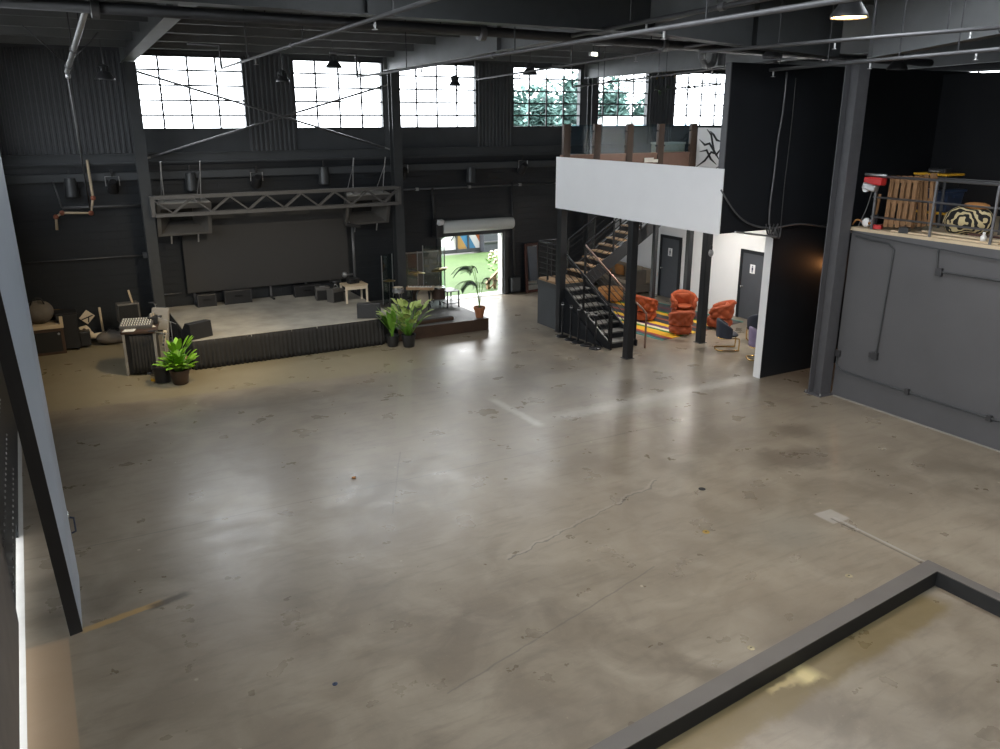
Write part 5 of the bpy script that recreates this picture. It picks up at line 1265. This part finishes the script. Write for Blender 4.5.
# ------------------------------------------------------------------ loft contents
LZ2 = 3.76
t = thing('loft_railing', 'black pipe railing along the edge of the storage loft', 'railing', (15.3, 10, LZ2))
for y in (11.45, 10.13, 8.92, 7.6): Mb().box(15.285, 15.325, y-.02, y+.02, LZ2-.05, 4.84).build('railing_post', 'pipe_grey', t)
for z, r in ((4.84, .026), (4.42, .02), (4.02, .02)): Mb().tube([(15.305, 11.5, z), (15.305, 2.0, z)], r, 8).build('rail', 'pipe_grey', t, smooth=True)
for y in (10.9, 9.6):
    Mb().box(16.7, 16.74, y-.02, y+.02, LZ2, 4.8).build('rear_post', 'pipe_grey', t)
Mb().tube([(16.72, 11.2, 4.78), (16.72, 4, 4.78)], .022, 8).build('rear_rail', 'pipe_grey', t)
def pallet(label, c, rot):
    t = thing('wooden_pallet', label, 'pallet', (0, 0, 0), 'pallets leaning in the loft')
    for k in range(5): y = -.26+k*.13; Mb().obox((0, y, .52), (.022, .085, 1.04)).build('slat', 'pallet', t, bevel=.004)
    for z in (.1, .52, .94): Mb().obox((.05, 0, z), (.08, .62, .07)).build('bearer', 'pallet', t, bevel=.004)
    for k in range(3): y = -.25+k*.25; Mb().obox((.10, y, .52), (.02, .09, 1.04)).build('back_slat', 'pallet', t, bevel=.004)
    t.location = c; t.rotation_euler = rot; return t
p = gx(897, 232, 15.42)
pallet('front wooden pallet leaning upright behind the loft railing', (15.50, 11.0, LZ2+.07), (R(-3), R(6), R(4)))
pallet('rear wooden pallet standing behind the first one in the loft', (15.80, 10.72, LZ2+.10), (R(-11), R(5), R(-6)))
t = thing('chain_hoist', 'red and white hoist hanging on the loft railing corner', 'hoist', gx(874, 184, 15.34)); c = gx(875, 183, 15.3)
Mb().obox(c+Vector((0, 0, .04)), (.2, .42, .16), (0, 0, 0)).build('hoist_body', 'red', t, bevel=.03, label='red hoist casing'); Mb().obox(c+Vector((-.06, .05, -.08)), (.18, .30, .14), (.2, 0, .1)).build('motor', 'galv', t, bevel=.03); Mb().lathe([(0, -.03), (.07, -.03), (.07, .03), (0, .03)], c+Vector((-.1, .12, -.12)), 16, Matrix.Rotation(PI/2, 4, 'Y')).build('drum', 'white_plastic', t)
Mb().tube([c+Vector((0, -.25, .16)), c+Vector((0, .25, .16))], .03, 8).build('carry_bar', 'galv', t, smooth=True); Mb().tube(smooth_path([c+Vector((-.05, 0, -.1)), c+Vector((-.02, .1, -.5)), c+Vector((-.02, .25, -.9))]), .01, 6).build('cord', 'pipe_grey', t)
t = thing('short_handled_shovel', 'wooden-handled shovel leaning at the loft edge by the hoist', 'shovel', gx(877, 232, 15.4)); a, c = gx(880, 194, 15.40), gx(873, 231, 15.40)
Mb().tube([a, a.lerp(c, .15), a.lerp(c, .55)], [.035, .03, .03], 10).build('shaft', 'pallet', t, smooth=True); Mb().beam(a.lerp(c, .52), c+Vector((0, 0, .03)), .12, .03, (1, 0, 0)).build('scoop', 'black_metal', t, bevel=.01)
t = thing('loft_odds', 'small white and red fitting heap at the loft edge beneath the hoist', 'clutter', gx(866, 226, 15.45)); c = gx(866, 226, 15.5)
Mb().blob((15.5, c.y, LZ2+.10), (.09, .10, .1), 12, 8).build('white_jar', 'white_plastic', t, smooth=True); Mb().obox((15.42, c.y-.35, LZ2+.05), (.12, .16, .09), (0, 0, .3)).build('red_clamp', 'red', t, bevel=.01)
cc = smooth_path([(15.45, c.y+.3, LZ2+.03), (15.4, c.y+.15, LZ2+.15), (15.55, c.y, LZ2+.04), (15.4, c.y-.15, LZ2+.12), (15.5, c.y-.2, LZ2+.03)]); Mb().tube(cc, .02, 6).build('rope', 'tan_cushion', t, smooth=True)
def tote(label, c, w, d, h, m, lidm):
    t = thing('storage_tote', label, 'tote', c, 'storage totes in the loft'); x, y, z = c
    Mb().hexa([(x-d/2+.04, y-w/2+.04, z), (x+d/2-.04, y-w/2+.04, z), (x+d/2-.04, y+w/2-.04, z), (x-d/2+.04, y+w/2-.04, z), (x-d/2, y-w/2, z+h), (x+d/2, y-w/2, z+h), (x+d/2, y+w/2, z+h), (x-d/2, y+w/2, z+h)]).build('tub', m, t, bevel=.02)
    Mb().box(x-d/2-.03, x+d/2+.03, y-w/2-.03, y+w/2+.03, z+h+.001, z+h+.045).build('lid', lidm, t, bevel=.012)
    for s in (-1, 1): Mb().box(x-.1, x+.1, y+s*(w/2)-.02, y+s*(w/2)+.02, z+h*.72, z+h*.85).build('handle', m, t)
    mb = Mb()
    for k in range(4): q = y-w*.33+k*w*.22; mb.box(x-d/2-.008, x-d/2+.03, q-.012, q+.012, z+.05, z+h-.03)
    mb.build('side_ribs', m, t)
TX = 17.3; TY = gx(929, 200, TX-.3).y
z1, z2, z3 = gx(925, 211, TX-.3).z, gx(930, 189, TX-.3).z, gx(925, 173, TX-.3).z
tote('black tote with yellow lid at the bottom of the loft stack', (TX, TY, LZ2), .85, .6, z1-LZ2-.045, 'plastic', 'yellow')
tote('blue tote in the middle of the loft stack', (TX, TY, z1+.003), .82, .58, z2-z1-.05, 'blue_tote', 'blue_tote')
tote('black tote with yellow lid topping the loft stack', (TX, TY+.06, z2+.003), .74, .55, z3-z2-.05, 'plastic', 'yellow')
t = thing('drill_case', 'small black tool case on the highest yellow tote lid', 'case', (TX, TY, z3)); Mb().obox((TX, TY+.05, z3+.05), (.25, .4, .10)).build('case_body', 'plastic', t, bevel=.02); Mb().tube([(TX-.14, TY-.05, z3+.04), (TX-.2, TY-.05, z3+.04), (TX-.2, TY+.15, z3+.04), (TX-.14, TY+.15, z3+.04)], .012, 6).build('handle', 'galv', t)
t = thing('zebra_cushion', 'large zebra-print cushion slumped behind the loft railing', 'cushion', (16.1, 9.6, LZ2)); 
mb = Mb(); mb.grid(lambda u, v: Vector((16.05+.30*math.cos(u*2*PI)*math.sin(PI*v)**.7, 9.85+.50*math.sin(u*2*PI)*math.sin(PI*v)**.7, LZ2+.30-.29*math.cos(PI*v)*(1+.12*math.sin(u*19))+.05*math.sin(u*12.6)*math.sin(PI*v))), 40, 16, cu=True); mb.build('cushion_body', 'zebra', t, smooth=True); Mb().blob((16.0, 9.7, LZ2+.60), (.18, .26, .07), 14, 6, .1).build('tan_fold', 'tan_cushion', t, smooth=True, label='tan folded cloth on the zebra cushion')
t = thing('cardboard_sheet', 'brown sheet of board leaning at the far right of the loft', 'board', (16.3, 8.6, LZ2)); Mb().hexa([(16.35, 9.0, LZ2), (16.41, 9.0, LZ2), (16.41, 7.6, LZ2), (16.35, 7.6, LZ2), (16.6, 8.72, 4.9), (16.66, 8.72, 4.9), (16.66, 7.6, 4.9), (16.6, 7.6, 4.9)]).build('sheet_face', 'wood', t); Mb().obox((16.36, 8.3, LZ2+.2), (.02, 1.2, .05), (0, R(12), 0)).build('edge_batten', 'ply', t)
for i, (y, z, x, rz, lab) in enumerate(((9.9, 0, 15.42, 2, 'long pale plank lying at the loft edge under the railing'), (9.5, .035, 15.6, -3, 'long pale plank lying just behind the edge plank'), (9.2, .07, 15.75, 1, 'reddish offcut on the planks near the zebra cushion'))):
    t = thing('loft_plank', lab, 'plank', (x, y, LZ2)); L_ = (2.2, 2.0, .8)[i]; Mb().obox((x, y, LZ2+.018+z), (.14, L_, .032), (0, 0, R(rz))).build('plank_body', ('ply', 'ply', 'mahogany')[i], t, bevel=.004); Mb().obox((x, y-L_*.5-.002, LZ2+.018+z), (.13, .006, .03), (0, 0, R(rz))).build('end_grain', 'wood', t)
t = thing('white_pot', 'little white round bottle on the loft edge at the right', 'bottle', gx(981, 243, 15.36)); c = gx(981, 245, 15.36); Mb().lathe([(0, 0), (.05, 0), (.055, .08), (.025, .11), (.022, .13), (0, .13)], (15.40, c.y, LZ2+.04), 14).build('bottle_body', 'white_plastic', t, smooth=True); Mb().lathe([(0, .13), (.028, .13), (.028, .16), (0, .16)], (15.40, c.y, LZ2+.04), 12).build('cap', 'white_plastic', t)
t = thing('small_black_box', 'small black connector box on the loft edge below the pallets', 'box', (15.36, 10.9, LZ2)); Mb().obox((15.36, 10.72, LZ2+.06), (.12, .2, .12), (0, 0, .2)).build('box_body', 'plastic', t, bevel=.01); Mb().obox((15.36, 10.72, LZ2+.125), (.06, .1, .015), (0, 0, .2)).build('lid', 'black_metal', t)

# ------------------------------------------------------------------ left foreground door slab
t = thing('sliding_slab_door', 'huge blue-grey slab door standing edge-on at the left', 'door', (-.25, 10.7, 0))
zt = 7.3
fb0, fb1 = gz(71, 633), gz(84, 630)
def edge_at(p_low, u1, v1, y): q = gy(u1, v1, y); d = (q-p_low); return p_low+d*((zt-p_low.z)/d.z)
f0 = Vector((-.33, 10.10, 0)); f1 = Vector((-.19, 10.14, 0))
F0, F1 = edge_at(f0, 5, 380, 9.98), edge_at(f1, 22, 380, 10.02)
b1 = Vector((-.15, 11.55, 0)); b0_ = Vector((-.29, 11.55, 0)); B1 = edge_at(b1, 7, 189, 11.5); B0 = B1+Vector((-.14, 0, 0))
Mb().hexa([f0+(f1-f0)*.12, f1, b1, b0_, F0+(F1-F0)*.12, F1, B1, B0]).build('door_face', 'panel_blue', t)
e = Vector((0, -.03, 0)); Mb().hexa([f0+e, f1+e, f1, f0, F0+e, F1+e, F1, F0]).build('edge_strip', 'plastic', t, label='black edge strip')  # near edge built as a separate black strip
def on_face(u, v):                                          # point on the right face (between f1,b1 and tops)
    n = (b1-f1).cross(F1-f1); d = ray(u, v); return EYE+d*((f1-EYE).dot(n)/d.dot(n))
c = on_face(22, 348); Mb().lathe([(.05, 0), (.05, .02), (.03, .05), (.06, .07), (.06, .11), (0, .12)], c, 14, Matrix.Rotation(PI/2, 4, 'Y')).build('knob', 'plastic', t, smooth='angle')
c = on_face(36, 428); Mb().obox(c, (.02, .12, .5)).build('pull_recess', 'bronze', t)
c = on_face(69, 525); Mb().obox(c, (.03, .14, .36)).build('latch_plate', 'chrome', t, bevel=.008); Mb().tube([c+Vector((.02, -.02, .12)), c+Vector((.07, -.02, .1)), c+Vector((.07, -.02, -.1)), c+Vector((.02, -.02, -.12))], .014, 8).build('latch_handle', 'blue_tote', t)

# ------------------------------------------------------------------ kerb at the lower right, floor fittings
t = thing('floor_kerb', 'low grey-capped kerb turning a corner at the lower right', 'kerb', (10, 5.8, 0))
o0, o1 = Vector((1.5, 5.02, 0)), Vector((10.02, 5.93, 0)); i1, i0 = Vector((9.86, 5.68, 0)), Vector((1.5, 4.82, 0)); o2, i2 = Vector((10.16, 1.0, 0)), Vector((9.98, 1.0, 0))
def up(v, z): return Vector((v.x, v.y, z))
def slabz(P, z0, z1): return Mb().hexa([up(p, z0) for p in P]+[up(p, z1) for p in P])
for P in ((o0, i0, i1, o1), (o1, i1, i2, o2)): slabz(P, .205, .22).build('kerb_cap', 'kerb_cap', t); 
for P in ((o0, i0, i1, o1), (o1, i1, i2, o2)): slabz(P, 0, .205).build('kerb_side', 'rubber', t)
for (u, v), r0, m, lab in (((706, 532), .055, 'amber', 'round brass floor cap left of the pale square floor patch'), ((849, 576), .05, 'metal_disc', 'round dull floor cap near the kerb corner'), ((702, 489), .06, 'rubber', 'round dark floor hole cap, farthest of the floor caps'), ((751, 648), .045, 'metal_disc', 'round dull floor cap beside the middle of the kerb'), ((335, 684), .03, 'blue_tote', 'tiny blue-black floor cap in the left foreground')):
    c = gz(u, v); t = thing('floor_disc', lab, 'floor disc', c, 'round caps set in the floor')
    Mb().lathe([(0, 0), (r0, 0), (r0, .004), (r0*.8, .006), (0, .006)], c, 20).build('cap_disc', m, t); Mb().lathe([(0, .006), (r0*.25, .006), (r0*.2, .010), (0, .010)], c, 10).build('centre_screw', 'black_metal', t)
c = gz(354, 478.5); t = tag(Mb().blob((c.x, c.y, .02), (.04, .03, .02), 10, 6, .3).build('orange_scrap', 'tan_cushion', smooth=True), 'tiny orange scrap lying on the open floor', 'scrap')

# ------------------------------------------------------------------ outside
struct('ground', Mb().box(-60, 100, -60, 140, -.4, -.21), 'paving')
tag(Mb().box(2, 34, 25.9, 34.1, -.21, -.03).build('lawn', 'grass', bevel=0), 'green turf lawn outside the open roller door', 'lawn', kind='stuff')
struct('path', Mb().box(6, 22, Y1+.3, 25.9, -.21, -.02), 'apron')
t = thing('painted_fence', 'white and blue painted fence with slanted colour stripes beyond the lawn', 'fence', (16, 34.6, -.03))
FY = 34.6; f0_, f1_, f2_ = gy(430, 250, FY).x, gy(456, 250, FY).x, gy(479, 250, FY).x
Mb().box(f0_, f1_, FY, FY+.2, -.03, 2.3).build('white_section', 'white_plastic', t)
Mb().box(f1_, f2_, FY-.05, FY+.2, -.03, 2.3).build('striped_section', 'mural', t)
Mb().box(f0_, f2_, FY-.11, FY-.06, -.03, .14).build('foot_rail', 'steel', t)
for x in (f0_, f1_, (f1_+f2_)/2): Mb().box(x-.03, x+.03, FY-.13, FY-.05, -.03, 2.35).build('fence_post', 'steel', t)
mb = Mb()
for k in range(7): x = f0_+.15+k*.3; mb.tube([(x, FY-.02, .5+.8*rnd.random()), (x+.2, FY-.02, .7+.9*rnd.random()), (x+.35, FY-.02, .5+.8*rnd.random())], .03, 5)
mb.build('painted_scribble', 'steel', t)
t = thing('garden_block_wall', 'dark grey block building beyond the right end of the lawn', 'building', (24, 38, 0)); BX = gy(479, 250, 34.6).x+.06
Mb().box(BX, BX+9, 34.2, 38, -.03, 3.2).build('wall', 'door_grey', t)
for z in (.4, .95, 1.5): Mb().box(BX, BX+9, 34.12, 34.2, z, z+.06).build('ledge', 'pipe_grey', t)
Mb().box(BX-.1, BX+9.1, 34.1, 38.1, 3.2, 3.3).build('roof', 'steel', t)
t = thing('timber_handrail', 'brown timber handrail outside the right edge of the doorway', 'handrail', (14.6, 26.4, -.03))
ra, rb = gy(486, 284, 26.4), gy(503, 266, 26.4)
for f in (.12, .5, .88): q = ra.lerp(rb, f); Mb().box(q.x-.05, q.x+.05, 26.35, 26.45, -.03, q.z).build('post', 'wood', t)
Mb().beam(ra, rb, .10, .07).build('top_rail', 'wood', t); Mb().beam(ra-Vector((0, 0, .3)), rb-Vector((0, 0, .3)), .04, .05).build('lower_rail', 'wood', t)
c = Vector((15.75, 28.2, 0)); t = thing('flower_bush', 'pale flowering bush outside the doorway right edge', 'bush', c); mb = Mb()
for k in range(70): a = rnd.random()*6.28; q = rnd.random()**.5*.5; mb.leaf(c+Vector((q*math.cos(a), q*math.sin(a), rnd.uniform(.0, .9))), rnd.random()*6.28, rnd.uniform(-.2, 1), .22, .12, .6, 3)
mb.build('leaves', 'leaf2', t); mb = Mb()
for k in range(26): a = rnd.random()*6.28; q = rnd.random()**.5*.5; mb.blob(c+Vector((q*math.cos(a), q*math.sin(a), rnd.uniform(.6, 1.05))), (.08, .08, .06), 8, 4, .2)
mb.build('blossoms', 'cream', t, smooth=True); Mb().tube([c+Vector((0, 0, -.2)), c+Vector((0, 0, .5))], .04, 6).build('stem', 'bark', t)
def tree(label, x, y, h, r):
    t = thing('garden_tree', label, 'tree', (x, y, -.2), 'trees beyond the lawn'); Mb().tube([(x, y, -.2), (x+.1, y, h*.35), (x, y+.1, h*.7)], [.22, .17, .1], 8).build('trunk', 'bark', t, smooth=True)
    mb = Mb()
    for k in range(1700):
        a, q, w = rnd.random()*6.28, rnd.random()**.45, rnd.uniform(-1, 1); s = math.sqrt(1-w*w); lump = 1+.22*math.sin(3*a+2*w)+.15*math.sin(7*a-5*w)
        mb.leaf((x+r*q*s*math.cos(a)*lump, y+r*q*s*math.sin(a)*lump, h*.68+h*.34*q*w*lump), rnd.random()*6.28, rnd.uniform(-.6, 1), rnd.uniform(.45, .8), .42, .6, 2)
    mb.build('crown', 'tree', t)
tree('dark round tree far left in the fourth window', 34.4, 60, 8.0, 1.7); tree('dark tree in the middle of the fourth window', 38.0, 61, 8.3, 1.8); tree('taller tree behind the post between the tree windows', 42.0, 62, 9.2, 1.9)
tree('broad tree filling the left of the fifth window', 45.8, 62, 8.9, 1.8); tree('smaller tree right in the fifth window', 48.6, 61, 7.2, 1.0)
t = thing('white_shed', 'low white shed roof showing at the foot of the fifth window', 'building', (44, 54, 0)); Mb().box(38.2, 40.8, 50, 54, -.3, 5.3).build('wall', 'white_wall', t); Mb().prism([(38.0, 5.3), (41.0, 5.3), (39.5, 6.1)], 'y', 49.7, 54.3).build('roof', 'white_vinyl', t)

# ------------------------------------------------------------------ small pieces go under the part they belong to
HOST = {'lens': ('reflector', 'fixture_body', 'device_body'), 'cooling_fins': ('driver_housing',), 'soil': ('pot', 'pot_body'), 'drumhead': ('shell',), 'hoop': ('shell',),
        'grille': ('cabinet', 'amp_body', 'speaker_can'), 'knob': ('cabinet', 'box_body'), 'fader': ('console_body',), 'white_keys': ('keyboard_body',), 'black_keys': ('keyboard_body',),
        'microphone': ('boom',), 'side_ribs': ('tub',), 'anchor_bolts': ('base_plate',), 'latch_handle': ('latch_plate',), 'centre_screw': ('cap_disc',), 'cap': ('bottle_body',),
        'throat_grille': ('cabinet',), 'handle': ('case_body', 'tub', 'cabinet', 'amp_body'), 'corner_trim': ('case_body',), 'rope_collar': ('pole',), 'stems': ('leaves',), 'frond': ('frond_stem',),
        'glass_clips': ('glass_panel',), 'text_line': ('sheet',), 'sockets': ('box_body',), 'box_cover': ('box_body',), 'diffuser': ('housing',), 'bulb': ('shade',)}
def stem_(o): return o.name.split('.')[0]
for root in [o for o in SC.objects if o.parent is None and o.children]:
    kids = list(root.children); used = {}
    for k in kids:
        if k.type != 'MESH': continue
        for hn in HOST.get(stem_(k), ()):
            hs = [h for h in kids if stem_(h) == hn and h is not k and h.parent == root]
            if hs:
                i = used.get(stem_(k), 0); used[stem_(k)] = i+1
                k.parent = hs[i % len(hs)] if stem_(k) in ('frond', 'glass_clips', 'text_line') else hs[0]; break

# ------------------------------------------------------------------ light
w = bpy.data.worlds.new('overcast_sky'); SC.world = w; w.use_nodes = True; nt = w.node_tree
bg = nt.nodes['Background']; tc = nt.nodes.new('ShaderNodeTexCoord'); no = nt.nodes.new('ShaderNodeTexNoise'); no.inputs['Scale'].default_value = 2.2; no.inputs['Detail'].default_value = 5
mx = nt.nodes.new('ShaderNodeMix'); mx.data_type = 'RGBA'; mx.inputs[6].default_value = (.90, .95, 1.0, 1); mx.inputs[7].default_value = (1, .985, .96, 1)
nt.links.new(tc.outputs['Generated'], no.inputs['Vector']); nt.links.new(no.outputs['Fac'], mx.inputs[0]); nt.links.new(mx.outputs[2], bg.inputs[0])
bg.inputs[1].default_value = SKY = 5.0
def portal(cx_, cy_, cz_, sx, sy, rot):
    l = bpy.data.lights.new('window_portal', 'AREA'); l.shape = 'RECTANGLE'; l.size = sx; l.size_y = sy; l.cycles.is_portal = True
    o = bpy.data.objects.new('window_portal', l); COL.objects.link(o); o.location = (cx_, cy_, cz_); o.rotation_euler = rot
for a, c in WIN: portal((a+c)/2, Y1+.22, 6.64, c-a, 1.96, (-PI/2, 0, 0))
portal((DX0+DX1)/2, Y1+.32, DZ/2, DX1-DX0, DZ, (-PI/2, 0, 0))
for a, c in ADDED_LW2: portal(X0-.28, (a+c)/2, 5.9, 3.0, c-a, (0, -PI/2, 0))
for a, c in ADDED_LW: portal(X0-.28, (a+c)/2, 5.4, 4.0, c-a, (0, -PI/2, 0))
for a, c, e, g in ADDED_SKYL: portal((a+c)/2, (e+g)/2, roof_z((e+g)/2)+.2, c-a, g-e, (0, 0, 0))
portal(X1+.3, 19.1, 7.25, .3, 10.2, (0, PI/2, 0))
portal(X0-.28, 10.2, .11, .22, 6.0, (0, -PI/2, 0))

# warm spots added without fixtures, to light the gear corner and stage
def spot(name, loc, target, energy, col, size, blend=.5, soft=.1):
    l = bpy.data.lights.new(name, 'SPOT'); l.energy = energy; l.color = col; l.spot_size = size; l.spot_blend = blend; l.shadow_soft_size = soft
    o = bpy.data.objects.new(name, l); COL.objects.link(o); o.location = loc
    o.rotation_euler = (Vector(target)-Vector(loc)).to_track_quat('-Z', 'Y').to_euler(); return o
spot('added_stage_spot', (4.6, 17.2, 7.3), (1.6, 21.6, .3), 650, (1, .76, .42), R(62), .9, .15)

spot('added_stage_wash', (5.5, 14.6, 7.35), (5.2, 22.6, .6), 480, (1, .88, .70), R(64), .8, .15)

# ------------------------------------------------------------------ camera and view
cam = bpy.data.cameras.new('camera'); co = bpy.data.objects.new('camera', cam); COL.objects.link(co)
cam.sensor_width = 36; cam.lens = F/1000*36; cam.clip_start = .05; cam.clip_end = 400
m = Matrix((RT, UP, -FW)).transposed().to_4x4(); m.translation = EYE; co.matrix_world = m
SC.camera = co
vs = SC.view_settings; vs.view_transform = 'Standard'; vs.look = 'None'; vs.exposure = 1.1; vs.gamma = 1; vs.use_curve_mapping = False
SC.cycles.use_denoising = True; SC.cycles.max_bounces = 8; SC.cycles.diffuse_bounces = 5; SC.cycles.transparent_max_bounces = 12
SC.cycles.sample_clamp_indirect = 12; SC.cycles.caustics_reflective = False; SC.cycles.caustics_refractive = False
